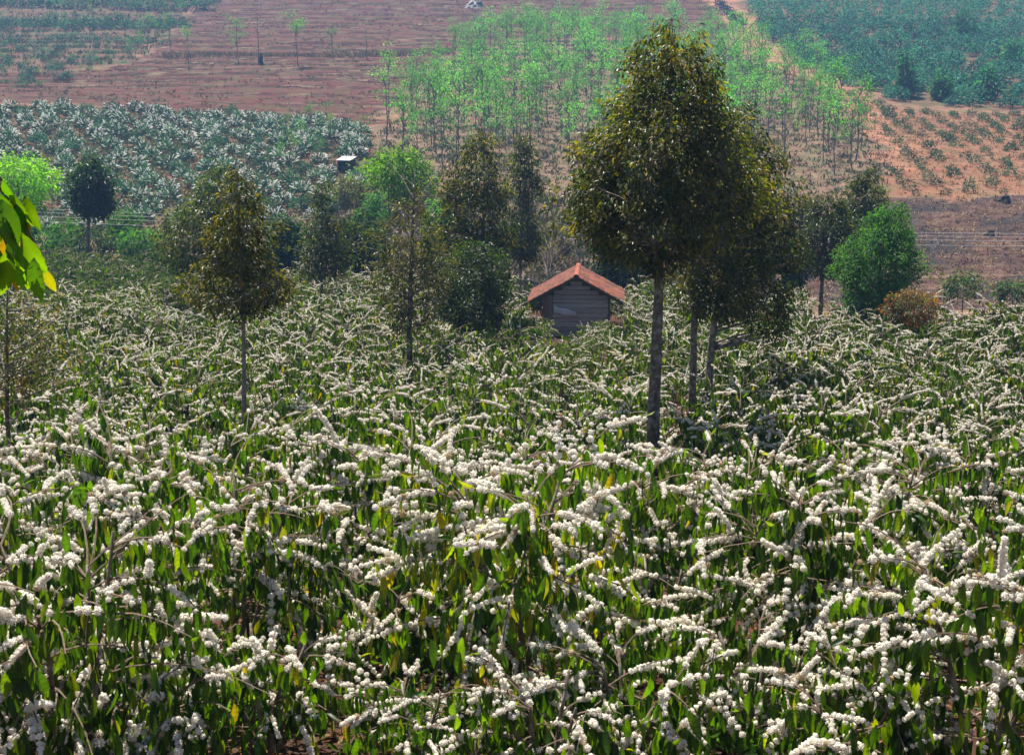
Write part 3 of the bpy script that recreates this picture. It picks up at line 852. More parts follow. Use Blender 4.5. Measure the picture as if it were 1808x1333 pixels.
tree('lime_tree', 'lime green feathery tree at the left edge above the hanging yellow leaves', 'tree', 90.0,
     [(30, 285), (32, 340), (34, 420)],
     [(278, 5, 55), (292, -15, 95), (312, -20, 108), (340, -10, 92), (365, 5, 70)],
     LIME, [2, 3, 3], nclus=168, nleaf=17, leaf=0.307, clus=.55, r0=.13, nlimb=24, seed=23, gap=.1, mat='fresh_leaf', rise=.7, hollow=.3, shape=LEAF_LO)
tree('sapling', 'sparse sapling with thin rusty olive leaves at the left edge of the plantation', 'tree', 21.0,
     [(12, 500), (14, 600), (16, 690), (16, 750)],
     [(500, 4, 20), (530, -40, 70), (570, -70, 105), (620, -90, 140), (660, -80, 138), (700, -60, 80), (725, -30, 40)],
     [(.05, .065, .016), (.09, .085, .02), (.13, .09, .03)], [3, 3, 1.2], nclus=168, nleaf=9, leaf=0.081, clus=.15, r0=.045, nlimb=34, seed=24, gap=.05, bare=6, bark=(.12, .09, .07), limb_parts=True, hollow=.15)
tree('shade_tree', 'dark evergreen with golden top behind the bright green round tree', 'tree', 66.0,
     [(1530, 298), (1528, 380), (1526, 480)],
     [(298, 1522, 1538), (320, 1505, 1555), (350, 1492, 1568), (390, 1480, 1575), (430, 1480, 1570), (465, 1495, 1560)],
     OLIVE, [4, 3, 1.6], nclus=364, nleaf=19, leaf=0.179, clus=.36, r0=.11, nlimb=24, seed=25, hollow=.4)
tree('shade_tree', 'dark evergreen with bare lower trunk between the tall trees and the bright green tree', 'tree', 60.0,
     [(1462, 345), (1455, 420), (1449, 520)],
     [(345, 1448, 1478), (370, 1425, 1500), (405, 1412, 1515), (440, 1408, 1512), (470, 1412, 1495), (490, 1430, 1475)],
     [(.022, .042, .014), (.035, .055, .014), (.08, .08, .016)], [4, 3, 2], nclus=364, nleaf=19, leaf=0.161, clus=.32, r0=.11, nlimb=24, seed=26, hollow=.4)
tree('leafy_tree', 'bright green rounded bushy tree at the right edge of the plantation', 'tree', 51.0,
     [(1568, 365), (1556, 450), (1550, 545)],
     [(362, 1562, 1592), (385, 1535, 1608), (415, 1505, 1615), (445, 1485, 1622), (475, 1472, 1630), (510, 1478, 1612), (540, 1490, 1590), (558, 1510, 1570)],
     MIDG, [3, 4, 2], nclus=728, nleaf=25, leaf=0.119, clus=.26, r0=.09, nlimb=40, seed=27, mat='fresh_leaf', rise=.8, hollow=.35, gap=.08)
tree('red_leaf_shrub', 'low round shrub with rusty red young leaves right of the bright green tree', 'shrub', 46.0,
     [(1610, 530), (1610, 560)],
     [(516, 1590, 1632), (530, 1568, 1650), (545, 1560, 1656), (558, 1568, 1650), (570, 1585, 1630)],
     [(.22, .07, .018), (.15, .06, .018), (.09, .09, .018), (.05, .09, .018)], [2.2, 2, 2, 2.5], nclus=210, nleaf=21, leaf=0.094, clus=.17, r0=.03, nlimb=18, seed=28, hollow=.5)
tree('bare_tree', 'grey leafless branching tree behind the hut roof', 'tree', 78.0,
     [(972, 395), (970, 440), (968, 480)],
     [(395, 950, 990), (420, 925, 1015), (450, 920, 1020), (470, 940, 1000)],
     [(.16, .13, .09), (.10, .10, .06)], [2, 1], nclus=84, nleaf=6, leaf=0.137, clus=.3, r0=.06, nlimb=34, seed=29, bark=(.34, .31, .28), bare=14, rise=.8, hollow=.2)

# shrubs and thickets in the valley behind the plantation edge
SHR = [  # label, Y, y top, y bottom, x left, x right, colours, n
    ('pale green rounded shrub at the valley floor under the left power lines', 98, 392, 445, 70, 150, MIDG, 110),
    ('low dusty green shrub right of the dark blue green tree', 100, 372, 430, 186, 252, MIDG, 110),
    ('spreading green shrub in the valley left of the broad dark tree', 96, 402, 450, 205, 292, MIDG, 110),
    ('grey green shrub under the dark blue green tree', 94, 405, 455, 120, 205, [(.04, .08, .03), (.05, .10, .04)], 90),
    ('dull green thicket shrub behind the slender golden tree', 84, 400, 470, 470, 540, MIDG, 120),
    ('green shrub right of the small olive tree below the power lines', 88, 372, 440, 610, 672, MIDG, 130),
    ('olive shrub left of the sparse half bare tree', 79, 395, 480, 625, 690, OLIVE, 130),
    ('green leafy shrub left of the tall tapering evergreen', 92, 352, 425, 750, 792, MIDG, 90),
    ('pale green shrub in front of the burnt field', 87, 476, 525, 1665, 1735, [(.05, .10, .035), (.07, .12, .045), (.10, .10, .05)], 55),
    ('small green shrub at the right edge before the burnt field', 83, 496, 530, 1760, 1815, [(.05, .10, .035), (.07, .12, .045), (.10, .10, .05)], 40),
    ('grey dry shrub at the foot of the burnt field behind the bright tree', 88, 350, 402, 1408, 1440, [(.14, .11, .08), (.10, .09, .05)], 70),
    ('dry brown brush below the white roofed shelter', 116, 315, 362, 590, 650, [(.15, .11, .08), (.09, .09, .05), (.05, .09, .03)], 110),
    ('thin green bush right of the dry brush below the shelter', 109, 338, 385, 645, 700, MIDG, 80),
    ('dark green tall shrub behind the hut on its right side', 72, 405, 520, 1045, 1145, DARKG, 200),
    ('tall dark green thicket left of the small olive tree', 75, 385, 490, 470, 545, [(.02, .05, .018), (.03, .075, .025)], 200),
    ('dark olive thicket between the small olive tree and the sparse tree', 73, 400, 490, 590, 665, OLIVE, 200),
    ('dark bushy thicket right of the sparse half bare tree', 71, 420, 500, 745, 800, DARKG, 150),
    ('low green thicket in the valley at the far left under the lime tree', 92, 385, 450, -10, 75, MIDG, 130),
    ('dark thicket left of the broad dark tree', 85, 430, 480, 215, 290, DARKG, 120),
    ('grey brown brush between the narrow evergreen and the bare tree', 94, 395, 470, 935, 1010, [(.13, .11, .085), (.09, .09, .055)], 110),
    ('dark bush under the lowest boughs of the tall tree', 75, 428, 500, 1380, 1425, DARKG, 120),
]
for i, (lab, Y, yt, yb, xl, xr, cols, n) in enumerate(SHR):
    c = (xl + xr) / 2; k = (xr - xl) / 2
    tree('valley_shrub', lab, 'shrub', Y, [(c, (yt + yb) / 2), (c, yb)],
         [(yt, c - .35 * k, c + .3 * k), (yt * .8 + yb * .2, c - .8 * k, c + .75 * k), (yt * .5 + yb * .5, c - k, c + k), (yt * .2 + yb * .8, c - .95 * k, c + .9 * k), (yb, c - .6 * k, c + .6 * k)],
         cols, [1] * len(cols), nclus=n, nleaf=13, leaf=.3, clus=.42, r0=.05, nlimb=12, seed=60 + i, mat='fresh_leaf', gap=.05, shape=LEAF_LO, hollow=.4, group='shrubs in the valley')

# ------------------------------------------------------------------ coffee bushes of the middle distance
ZONES = [  # short labels, one per stretch
    ('blooming coffee bush left of the slender golden tree', lambda px: px < 400),
    ('blooming coffee bush between the slender golden tree and the tallest tree', lambda px: px < 1130),
    ('blooming coffee bush right of the tallest tree', lambda px: True),
]
def px_of(x, y, z):
    zc = y * math.cos(PITCH) - z * math.sin(PITCH)
    up = y * math.sin(PITCH) + z * math.cos(PITCH)
    return PW / 2 + FPX * x / zc, PH / 2 - FPX * up / zc

def plant_mid():
    rng = np.random.default_rng(31)
    y = 19.3; row = 0
    while y < 92:
        hw = .375 * y + 2.2
        x = -hw + (row % 2) * 1.3
        while x < hw:
            bx, by = x + rng.normal() * .28, y + rng.normal() * .28
            x += 2.55 + rng.normal() * .08
            c = float(crest(bx))
            lim = c - 1.5 if bx > -14 else c
            if by > lim: continue
            if any(math.hypot(bx - tx, by - ty) < cl for tx, ty, cl in TRUNKS): continue
            if abs(bx - HUT_X) < 2.2 and -2.8 < by - HUT_Y < 2.3: continue
            px, py = px_of(bx, by, gz(bx, by) + 1.8)
            if px < -90 or px > PW + 90: continue
            rz = rng.random() * 6.28; sc = .92 + .22 * rng.random()
            if 915 < px < 1125 and 30 < by < HUT_Y: sc *= np.interp(by, [30, 42, 55], [1.0, .8, .58])
            by_hut = 40 < by < 60 and 740 < px < 1130 and rng.random() < .45
            zone = next(l for l, f in ZONES if f(px))
            if by > 60 and bx < -10.5:
                put(DULL.take(int(rng.integers(3))), bx, by, rz, sc, 'dull coffee bush without blossom beyond the plantation edge on the left', 'coffee bush', 'coffee bushes past blooming', .03)
            elif by_hut or rng.random() < .05:
                put(GREEN.take(int(rng.integers(3))), bx, by, rz, sc, 'mostly green coffee bush with hardly any blossom among the white ones', 'coffee bush', 'coffee bushes with little blossom', .03)
            elif by < 30:
                put(MIDA.take(int(rng.integers(4))), bx, by, rz, sc, zone + ', nearer half', 'coffee bush', 'blooming coffee bushes, nearer half, ' + zone[21:], .03)
            else:
                put(MIDB.take(int(rng.integers(7))), bx, by, rz, sc, zone + ', farther half', 'coffee bush', 'blooming coffee bushes, farther half, ' + zone[21:], .03)
        y += 2.45; row += 1
plant_mid()
for p in (NEAR, MIDA, MIDB, GREEN, DULL): p.finish()

# ------------------------------------------------------------------ hut
def hut():
    rng = np.random.default_rng(3)
    x0, y0 = HUT_X, HUT_Y; z0 = gz(x0, y0) - .1
    root = link('wooden_hut', None, None, (x0, y0, z0)); root.rotation_euler = (0, 0, R(-4))
    tag(root, 'small weathered plank hut with a red clay tile gable roof among the coffee', 'hut')
    W, D, He, pitch = 2.75, 3.5, 1.98, math.tan(R(28.5))
    hw, hd = W / 2, D / 2
    grey = lambda: np.array([.31, .285, .265]) * (.8 + .45 * rng.random())
    def plank(name, c, s, rot=None, col=None, parent=root):
        m = MB(); box(m, (0, 0, 0), s, grey() if col is None else col, 0, rot, .022, rng)
        o = link(name, m.mesh(name, [M['wood']]), parent); o.location = c; return o
    def gable_w(z): return W if z < He else max(.1, W - 2 * (z - He) / pitch)
    z = .06
    while z < He + hw * pitch - .12:
        h = .17 + .06 * rng.random(); w = gable_w(z + h) - .05
        if w < .3: break
        left = -w / 2 + (.36 if z < He - .05 else 0)
        wd = w / 2 - left
        plank('plank', (left + wd / 2, -hd + rng.normal() * .012, z + h / 2), (wd, .035, h - .018), Matrix.Rotation(rng.normal() * .008, 3, 'Y'))
        z += h
    for xx in (-hw + .10, -hw + .28):
        plank('upright_plank', (xx, -hd - .01, He * .5), (.165, .04, He), None, np.array([.17, .13, .105]) * (.85 + .3 * rng.random()))
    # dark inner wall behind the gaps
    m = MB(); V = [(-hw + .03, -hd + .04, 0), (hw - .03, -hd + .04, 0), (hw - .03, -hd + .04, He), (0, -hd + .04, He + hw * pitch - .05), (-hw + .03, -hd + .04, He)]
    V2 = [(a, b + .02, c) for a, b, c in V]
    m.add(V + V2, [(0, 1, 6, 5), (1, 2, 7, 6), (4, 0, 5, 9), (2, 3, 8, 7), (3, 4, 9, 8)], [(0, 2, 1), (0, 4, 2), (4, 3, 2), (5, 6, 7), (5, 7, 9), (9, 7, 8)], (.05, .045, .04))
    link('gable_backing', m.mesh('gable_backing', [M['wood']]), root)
    for sx in (-1, 1):
        z = .06
        while z < He - .08:
            h = min(.2 + .05 * rng.random(), He - z)
            plank('plank', (sx * hw, 0, z + h / 2), (.035, D - .02, h - .015), None, None); z += h
    z = .06
    while z < He + hw * pitch - .2:
        h = .22; w = gable_w(z + h) - .05
        plank('plank', (0, hd, z + h / 2), (w, .035, h - .015)); z += h
    for sx in (-1, 1):
        for sy in (-1, 1):
            plank('corner_post', (sx * (hw + .015), sy * (hd - .02), He / 2 - .05), (.1, .1, He + .1), None, np.array([.13, .105, .085]))
    # roof: rafters, batten boards and tiles
    roof = link('roof', None, root, (0, 0, He))
    ang = math.atan(pitch); over, fo = .62, .26
    L = (hw + over) / math.cos(ang)
    apex = hw * pitch + .02
    for s in (-1, 1):
        ux = np.array([s * math.cos(ang), 0, -math.sin(ang)]); un = np.array([s * math.sin(ang), 0, math.cos(ang)])
        rot = np.stack([ux, np.array([0, s, 0]) * 1.0, un], 1)
        for yy in (-hd - fo + .05, 0, hd + fo - .05):
            m = MB(); box(m, (0, 0, 0), (L, .05, .08), (.10, .08, .065), 0, rot)
            o = link('rafter', m.mesh('rafter', [M['wood']]), roof); o.location = Vector((0, yy, apex)) + Vector(ux * L / 2) - Vector(un * .0)
        nt, nr = 9, 15
        tl = L / nt
        tw = (D + 2 * fo) / nr
        # one curved clay tile
        tm = []
        for k in range(4):
            m = MB(); a = np.linspace(0, math.pi, 5); V = []
            for e in (0, 1):
                for th in (0, -.016):
                    for q in a: V.append((e * (tl + .05), -math.cos(q) * tw * .55, math.sin(q) * (.055 + th) + .0 + (th * .3) + (.022 if e == 1 else 0)))
            Q = []
            for j in range(4):
                Q += [(j, j + 1, 11 + j, 10 + j), (5 + j, 15 + j, 16 + j, 6 + j), (j, 5 + j, 6 + j, j + 1), (10 + j, 11 + j, 16 + j, 15 + j)]
            col = np.array([.16, .047, .029]) * (.5 + .9 * rng.random()) + np.array([.0, .012, .01]) * rng.random()
            m.add(V, Q, None, col); tm.append(m.mesh('tile', [M['tile']]))
        for i in range(nt):
            for j in range(nr):
                p = Vector((0, -hd - fo + (j + .5) * tw, apex + .05)) + Vector(ux * (i * tl)) + Vector(un * (.012 + .01 * rng.random()))
                o = link('tile', tm[int(rng.integers(4))], roof)
                tw_ = rng.normal() * .025
                o.matrix_local = Matrix.Translation(p) @ Matrix(rot.tolist()).to_4x4() @ Matrix.Rotation(tw_, 4, 'Z')
        m = MB(); box(m, (0, 0, 0), (L + .02, .03, .06), (.07, .06, .05), 0, rot)
        o = link('barge_board', m.mesh('barge_board', [M['wood']]), roof); o.location = Vector((0, -hd - fo - .02, apex - .03)) + Vector(ux * L / 2)
    for j in range(8):
        m = MB(); a = np.linspace(.0, math.pi, 6); V = []
        w = (D + 2 * fo) / 8
        for e in (-.52, .52):
            for q in a: V.append((-math.cos(q) * .12, e * w, math.sin(q) * .10 - .02 + (.012 if e > 0 else 0)))
        m.add(V, [(k, k + 1, 7 + k, 6 + k) for k in range(5)], None, np.array([.24, .075, .045]) * (.8 + .4 * rng.random()))
        o = link('ridge_tile', m.mesh('ridge_tile', [M['tile']]), roof); o.location = (0, -hd - fo + (j + .5) * w, apex + .075)
    # pale sheet propped against the wall
    mb = MB(); nx, ny = 9, 5; V = []
    for i in range(nx):
        for j in range(ny):
            u, v = i / (nx - 1), j / (ny - 1)
            V.append((u * .95 - .45, .10 - .16 * v - .03 * math.sin(u * 7) * v, (v - .5) * .34 * (1 - .25 * u) - u * .2 + .02 * math.sin(u * 9 + v * 3)))
    Q = [(i * ny + j, (i + 1) * ny + j, (i + 1) * ny + j + 1, i * ny + j + 1) for i in range(nx - 1) for j in range(ny - 1)]
    mb.add(V, Q, None, (.48, .62, .85))
    me = mb.mesh('plastic_sheet', [M['sheet']], smooth=True)
    o = link('plastic_sheet', me, None, (x0 - .62, y0 - hd - .2, z0 + 1.36))
    md = o.modifiers.new('thickness', 'SOLIDIFY'); md.thickness = .012
    tag(o, 'pale blue plastic sheet hanging on the front wall of the plank hut', 'sheet')
hut()

# ------------------------------------------------------------------ far hillside
def far_coffee(seed, white, n_leaf=190, rad=1.0, col=None):
    """small far coffee bush: dark leaves and, when in bloom, white branches radiating from its heart"""
    rng = np.random.default_rng(seed); mb = MB()
    n = n_leaf
    d = rvec(rng, n); d[:, 2] = np.abs(d[:, 2]); r = rad * (.45 + .5 * rng.random(n))
    P = d * r[:, None] * np.array([1, 1, .95]) + np.array([0, 0, .25])
    X = norm(d * .8 + rvec(rng, n) * .6 + np.array([0, 0, -.35])); Z = norm(d + rvec(rng, n) * .5 + np.array([0, 0, .4]))
    cols = np.array(col or [(.02, .07, .036), (.035, .105, .05), (.055, .14, .06)])
    scatter(mb, LEAF_LO, P, X, Z, .27 * rad * (.7 + .6 * rng.random(n)), cols[rng.integers(len(cols), size=n)], 0, 1.5)
    if white:
        k = int(46 * white)
        a = rng.random(k) * 6.28; e = np.clip(.15 + 1.0 * rng.random(k), 0, 1.35)
        for q in range(k):
            dr = np.array([math.cos(a[q]) * math.cos(e[q]), math.sin(a[q]) * math.cos(e[q]), math.sin(e[q])])
            p0 = dr * rad * .66 + np.array([0, 0, .28]); L = rad * (.2 + .24 * rng.random())
            P3 = np.array([p0, p0 + dr * L * .6, p0 + dr * L + np.array([0, 0, -.14 * L])])
            tube(mb, P3, [.026, .036, .022], 4, np.array([.9, .89, .87]) * (.9 + .15 * rng.random()), 1)
    t = MB()
    return mb.mesh('coffee_bush', [M['far_leaf'], M['flower']])

def poly_bbox(p):
    a = np.array([q[:2] for q in p]); return a.min(0), a.max(0)

rf = np.random.default_rng(91)

def visible_px(x, y, z, m=60):
    px, py = px_of(x, y, z); return -m < px < PW + m and -m - 40 < py < PH

# -- blooming field on the left slope
WHITE = [far_coffee(300 + i, w) for i, w in enumerate([1.0, .8, .55, 1.0, .3, .8, .0])]
lo, hi = poly_bbox(FIELD_WHITE)
spots = []
yy = lo[1]
row = 0
while yy < hi[1]:
    xx = lo[0] + (row % 2) * 1.7
    while xx < hi[0]:
        x, y = xx + rf.normal() * .5, yy + rf.normal() * .5
        if in_poly(np.array([x]), np.array([y]), FIELD_WHITE)[0] and y > 112 and visible_px(x, y, gz(x, y), 25): spots.append((x, y))
        xx += 3.5
    yy += 3.65; row += 1
spots.sort(key=lambda p: p[1])
SHELTER = ground_at(612, 305)
SHELTER_Y = float(SHELTER[1])
n_far = 0
for x, y in spots:
    if math.hypot(x - SHELTER[0], y - SHELTER[1]) < 3.2: continue
    if n_far >= 300: break
    top = y > 150
    p = [.24, .2, .14, .2, .06, .12, .04] if y > 172 else [.12, .14, .2, .12, .16, .1, .16]
    o = link('blooming_coffee_bush', WHITE[int(rf.choice(7, p=p))]); n_far += 1
    put(o, x, y, rf.random() * 6.28, 1.05 + .4 * rf.random(), 'small coffee bush with white starburst bloom in the far left field', 'coffee bush', 'coffee bushes of the far left field', .05)

# -- dark coffee in rows on orange soil, right slope
DARKB = [far_coffee(330 + i, 0, 110, 1.0, [(.018, .055, .024), (.028, .08, .034), (.04, .11, .042)]) for i in range(5)]
GA, GB = ground_at(1500, 170), ground_at(1660, 340)
rd = norm((GB - GA)[:2]); rn = np.array([-rd[1], rd[0]])
for i in range(-30, 36):
    for j in range(-20, 48):
        q = GA[:2] + rn * i * 3.2 + rd * j * 2.2 + rf.normal(size=2) * .4
        if rf.random() < .24: continue
        if not in_poly(q[:1], q[1:], FIELD_ROWS)[0] or not visible_px(q[0], q[1], gz(*q), 15): continue
        o = link('young_coffee_bush', DARKB[int(rf.integers(5))])
        put(o, q[0], q[1], rf.random() * 6.28, .5 + .5 * rf.random(), 'small dark green coffee bush in the orderly rows on orange soil', 'coffee bush', 'young coffee bushes in rows on the right slope', .05)

# -- dense dark plantation, upper right
lo, hi = poly_bbox(FIELD_DARK); spots = []
yy = lo[1]; row = 0
while yy < min(hi[1], 430):
    xx = lo[0] + (row % 2) * 2.0
    while xx < hi[0]:
        x, y = xx + rf.normal() * .6, yy + rf.normal() * .6; xx += 4.0
        if in_poly(np.array([x]), np.array([y]), FIELD_DARK)[0] and visible_px(x, y, gz(x, y), 25) and rf.random() > .05: spots.append((x, y))
    yy += 4.2; row += 1
spots.sort(key=lambda p: p[1])
TEAL = [(.012, .075, .055), (.024, .125, .09), (.055, .22, .14)]
DENSE = [far_coffee(340 + i, 0, 190, 1.0, TEAL) for i in range(4)]
for x, y in spots[:300]:
    o = link('dark_coffee_bush', DENSE[int(rf.integers(4))])
    put(o, x, y, rf.random() * 6.28, 1.45 + .8 * rf.random(), 'large dark blue green coffee bush in the dense upper right plantation', 'coffee bush', 'coffee bushes of the dense upper right plantation', .1)
if len(spots) > 300:
    mb = MB()
    for x, y in spots[300:]:
        n = 110; d = rvec(rf, n); d[:, 2] = np.abs(d[:, 2]); s = 1.5 + .8 * rf.random()
        P = d * (s * (.45 + .5 * rf.random(n)))[:, None] + np.array([x, y, gz(x, y) + .3])
        scatter(mb, LEAF_LO, P, norm(d + rvec(rf, n) * .6 - np.array([0, 0, .3])), norm(d + np.array([0, 0, .5])), .55 * (.7 + .6 * rf.random(n)), np.array(TEAL)[rf.integers(3, size=n)], 0, 1.5)
    tag(link('far_coffee_plants', mb.mesh('far_coffee_plants', [M['far_leaf']])), 'mass of dark coffee plants along the top right of the hillside', 'coffee bush', kind='stuff')

# -- rubber trees
def rubber_proto(seed):
    rng = np.random.default_rng(seed); root = link('rubber_tree')
    H = 7.6 + 2.2 * rng.random(); mb = MB()
    t = np.linspace(0, 1, 6); P = np.stack([np.cumsum(rng.normal(size=6) * .09), np.cumsum(rng.normal(size=6) * .09), -.2 + t * H * .8], 1)
    P[0, :2] = 0
    bk = (.17, .145, .125)
    tube(mb, P, np.linspace(.085, .04, 6), 5, bk); link('trunk', mb.mesh('trunk', [M['bark']]), root)
    lm, cm = MB(), MB(); cl = []
    for k in range(rng.integers(6, 10)):
        f = (.68 if seed % 2 else .42) + (.32 if seed % 2 else .58) * rng.random() ** .8; s = np.array([np.interp(f, t, P[:, j]) for j in range(3)])
        a = rng.random() * 6.28; L = 1.2 + 1.0 * rng.random()
        e = s + np.array([math.cos(a) * L * .62, math.sin(a) * L * .62, L * .95])
        tube(lm, [s, (s + e) / 2 + rng.normal(size=3) * .1, e], [.05, .035, .02], 4, bk)
        cl += [e, e + rng.normal(size=3) * .5]
    cl += [P[-1] + np.array([0, 0, .5]), P[-1] + np.array([0, 0, 1.1])]
    tag(link('branches', lm.mesh('branches', [M['bark']]), root), kind='stuff')
    cols = np.array([(.085, .26, .07), (.11, .32, .085), (.055, .17, .05)])
    for c in cl:
        n = 20
        off = rvec(rng, n) * (.8 * rng.random(n) ** .5)[:, None] * np.array([1, 1, .6])
        scatter(cm, LEAF_LO, c + off, norm(off + rvec(rng, n) * .5 - np.array([0, 0, .3])), norm(rvec(rng, n) * .5 + np.array([0, 0, 1])), .25 * (.7 + .6 * rng.random(n)), cols[rng.integers(3, size=n)], 0, 1.3)
    link('crown', cm.mesh('crown', [M['fresh_leaf']]), root)
    return root
RUB = Pool([rubber_proto(400 + i) for i in range(7)])
RUB_POLY = gpoly([(655, 285), (668, 240), (805, 105), (955, 76), (1265, 80), (1335, 112), (1455, 165), (1530, 285), (1545, 325), (1400, 318), (1150, 330), (950, 320), (800, 325), (690, 318)])
lo, hi = poly_bbox(RUB_POLY); spots = []
yy = lo[1]; row = 0
while yy < hi[1]:
    xx = lo[0] + (row % 2) * 2
    while xx < hi[0]:
        x, y = xx + rf.normal() * .8, yy + rf.normal() * .9; xx += 4.0
        if in_poly(np.array([x]), np.array([y]), RUB_POLY)[0] and rf.random() > .1: spots.append((x, y))
    yy += 5.6; row += 1
if len(spots) > 300:
    k = rf.permutation(len(spots))[:300]; spots = [spots[i] for i in k]
for x, y in spots:
    put(RUB.take(int(rf.integers(7))), x, y, rf.random() * 6.28, .82 + .4 * rf.random(), 'slim rubber tree with fresh mint green leaves in the hillside grove', 'rubber tree', 'rubber trees of the hillside grove')
# strays: left of the grove along the blooming field, and lone trees in the red field
def one_rubber(px, py, sc, lab, k, grp=None):
    p = ground_at(px, py); put(RUB.take(k), p[0], p[1], rf.random() * 6.28, sc, lab, 'tree', grp)
one_rubber(422, 112, 1.05, 'thin lone tree with pale green top on the red terraces, second from the leafy field', 0)
one_rubber(526, 118, 1.15, 'lone tree with bright green crown and forked trunk in the red terraces', 3)
one_rubber(332, 112, .75, 'thin pale tree at the corner where leafy field meets red terraces', 5)
one_rubber(590, 108, .8, 'slight nearly bare tree right of the bright crowned lone tree', 2)
for i, (px, py, sc) in enumerate([(505, 262, .5), (532, 285, .55), (560, 300, .5), (548, 240, .5), (585, 262, .5), (520, 310, .5), (640, 270, .6), (575, 235, .5), (498, 330, .5)]):
    one_rubber(px, py, sc, 'low bright green young tree between the far blooming field and the shelter', i, 'young trees beside the shelter')
for i, (px, py, sc) in enumerate([(250, 95, .55), (275, 80, .6), (300, 62, .65), (322, 40, .6), (345, 20, .65), (262, 60, .5), (365, 2, .6), (230, 105, .5)]):
    one_rubber(px, py, sc, 'bright green small tree along the diagonal edge of the leafy field', i, 'small trees edging the leafy field')
RUB.finish()

def bare_pole_tree(px, py, h, lab, seed):
    rng = np.random.default_rng(seed); p = ground_at(px, py); root = link('bare_tree', None, None, tuple(p)); mb = MB()
    P = np.stack([np.cumsum(rng.normal(size=6) * .1), np.zeros(6), np.linspace(-.2, h, 6)], 1); P[0, 0] = 0
    tube(mb, P, np.linspace(.11, .03, 6), 5, (.16, .14, .13)); link('trunk', mb.mesh('trunk', [M['bark']]), root)
    mb = MB()
    for k in range(9):
        f = .45 + .55 * rng.random(); s = np.array([np.interp(f, np.linspace(0, 1, 6), P[:, j]) for j in range(3)]); a = rng.random() * 6.28; L = .5 + rng.random()
        tube(mb, [s, s + L * np.array([math.cos(a) * .7, math.sin(a) * .7, .8])], [.035, .012], 3, (.16, .14, .13))
    tag(link('branches', mb.mesh('branches', [M['bark']]), root), kind='stuff')
    tag(root, lab, 'tree')
bare_pole_tree(456, 112, 9.5, 'leafless pole like tree between the two lone green trees', 1)
bare_pole_tree(303, 105, 6.5, 'leafless thin tree at the foot of the leafy field corner', 2)
bare_pole_tree(648, 105, 5.5, 'small leafless tree in the dry grass strip of the red terraces', 3)

# -- leafy field, upper left: hedge like rows and single shrubs
lo, hi = poly_bbox(FIELD_LEAFY)
LEAFG = [(.04, .12, .06), (.06, .16, .07), (.03, .09, .05)]
HEDGE = [far_coffee(360 + i, 0, 110, 1.0, LEAFG) for i in range(4)]
bands = [(2, 2.0, 2.4), (14, 2.1, 2.2), (44, 2.0, 1.9), (50, 1.8, 2.2), (74, 1.5, 2.6)]
cnt = 0
for py0, sc, gap in bands:
    px = -20
    while px < 385 - py0 * 1.1:
        p = ground_at(px, py0 + rf.normal() * 2.2 + (3 if px > 200 else 0)); px += gap * scale_at(p[1], py0) * (.8 + .4 * rf.random())
        o = link('field_shrub', HEDGE[int(rf.integers(4))])
        put(o, p[0], p[1], rf.random() * 6.28, sc * (.8 + .4 * rf.random()), 'bushy shrub in the hedge like rows of the upper left field', 'shrub', 'shrubs in rows in the upper left field', .1)
for k in range(120):
    px, py = rf.random() * 300 - 10, 78 + rf.random() * 75
    if px > 300 - (py - 60) * 2.2: continue
    p = ground_at(px, py)
    o = link('field_shrub', HEDGE[int(rf.integers(4))])
    put(o, p[0], p[1], rf.random() * 6.28, .55 + .75 * rf.random(), 'single low shrub scattered below the rows of the upper left field', 'shrub', 'scattered shrubs of the upper left field', .1)

# taller trees standing in the dense dark plantation
for i, (px, py, h, w, lab) in enumerate([
        (1600, 172, 7.5, 2.6, 'tall dark conical tree at the lower edge of the dense upper right plantation'),
        (1665, 178, 5.0, 2.8, 'round dark tree right of the conical tree in the dense plantation'),
        (1745, 176, 5.0, 2.8, 'wide dark tree at the lower right edge of the dense plantation'),
        (1705, 70, 7.0, 4.6, 'big pale teal tree high in the dense upper right plantation'),
        (1790, 120, 5.5, 3.6, 'spreading teal tree at the right picture edge above the rows')]):
    p = ground_at(px, py); Y = p[1]; s = scale_at(Y, py); k = w / 2 * s; yt = py - h * s
    tree('hillside_tree', lab, 'tree', Y, [(px, yt), (px, py)], [(yt, px - .2 * k, px + .2 * k), (yt + .3 * h * s, px - .75 * k, px + .75 * k), (yt + .6 * h * s, px - k, px + k), (yt + .88 * h * s, px - .8 * k, px + .8 * k)],
         TEAL, [1, 1, 1], nclus=70, nleaf=14, leaf=.6, clus=.8, r0=.15, nlimb=10, seed=90 + i, mat='fresh_leaf', shape=LEAF_LO)

# -- ground cover scattered over the fields
def cover(name, poly, n, size, cols, lab, up=.9, ymin=100, clump=None, shape=LEAF_LO, width=.7):
    lo, hi = poly_bbox(poly); mb = MB(); P = []
    x = lo[0] + rf.random(n * 4) * (hi[0] - lo[0]); y = lo[1] + rf.random(n * 4) * (hi[1] - lo[1])
    ok = in_poly(x, y, poly) & (y > ymin) & (np.abs(x) < .40 * y + 6)
    if clump: ok &= vnoise(x / clump, y / clump, 21) > .45
    x, y = x[ok][:n], y[ok][:n]; z = ground_z(x, y); m = len(x)
    k = 5
    P = np.repeat(np.stack([x, y, z], 1), k, 0) + rf.normal(size=(m * k, 3)) * np.array([.22, .22, 0]) * size / .5
    X = norm(rvec(rf, m * k) * .8 + np.array([0, 0, up])); Z = rvec(rf, m * k)
    scatter(mb, shape, P, X, Z, size * (.5 + .9 * rf.random(m * k)), np.array(cols)[np.repeat(rf.integers(len(cols), size=m), k)], 0, width)
    tag(link(name, mb.mesh(name, [M['dry_leaf']])), lab, kind='stuff')
STRAW = [(.30, .22, .13), (.24, .17, .10), (.36, .28, .18)]
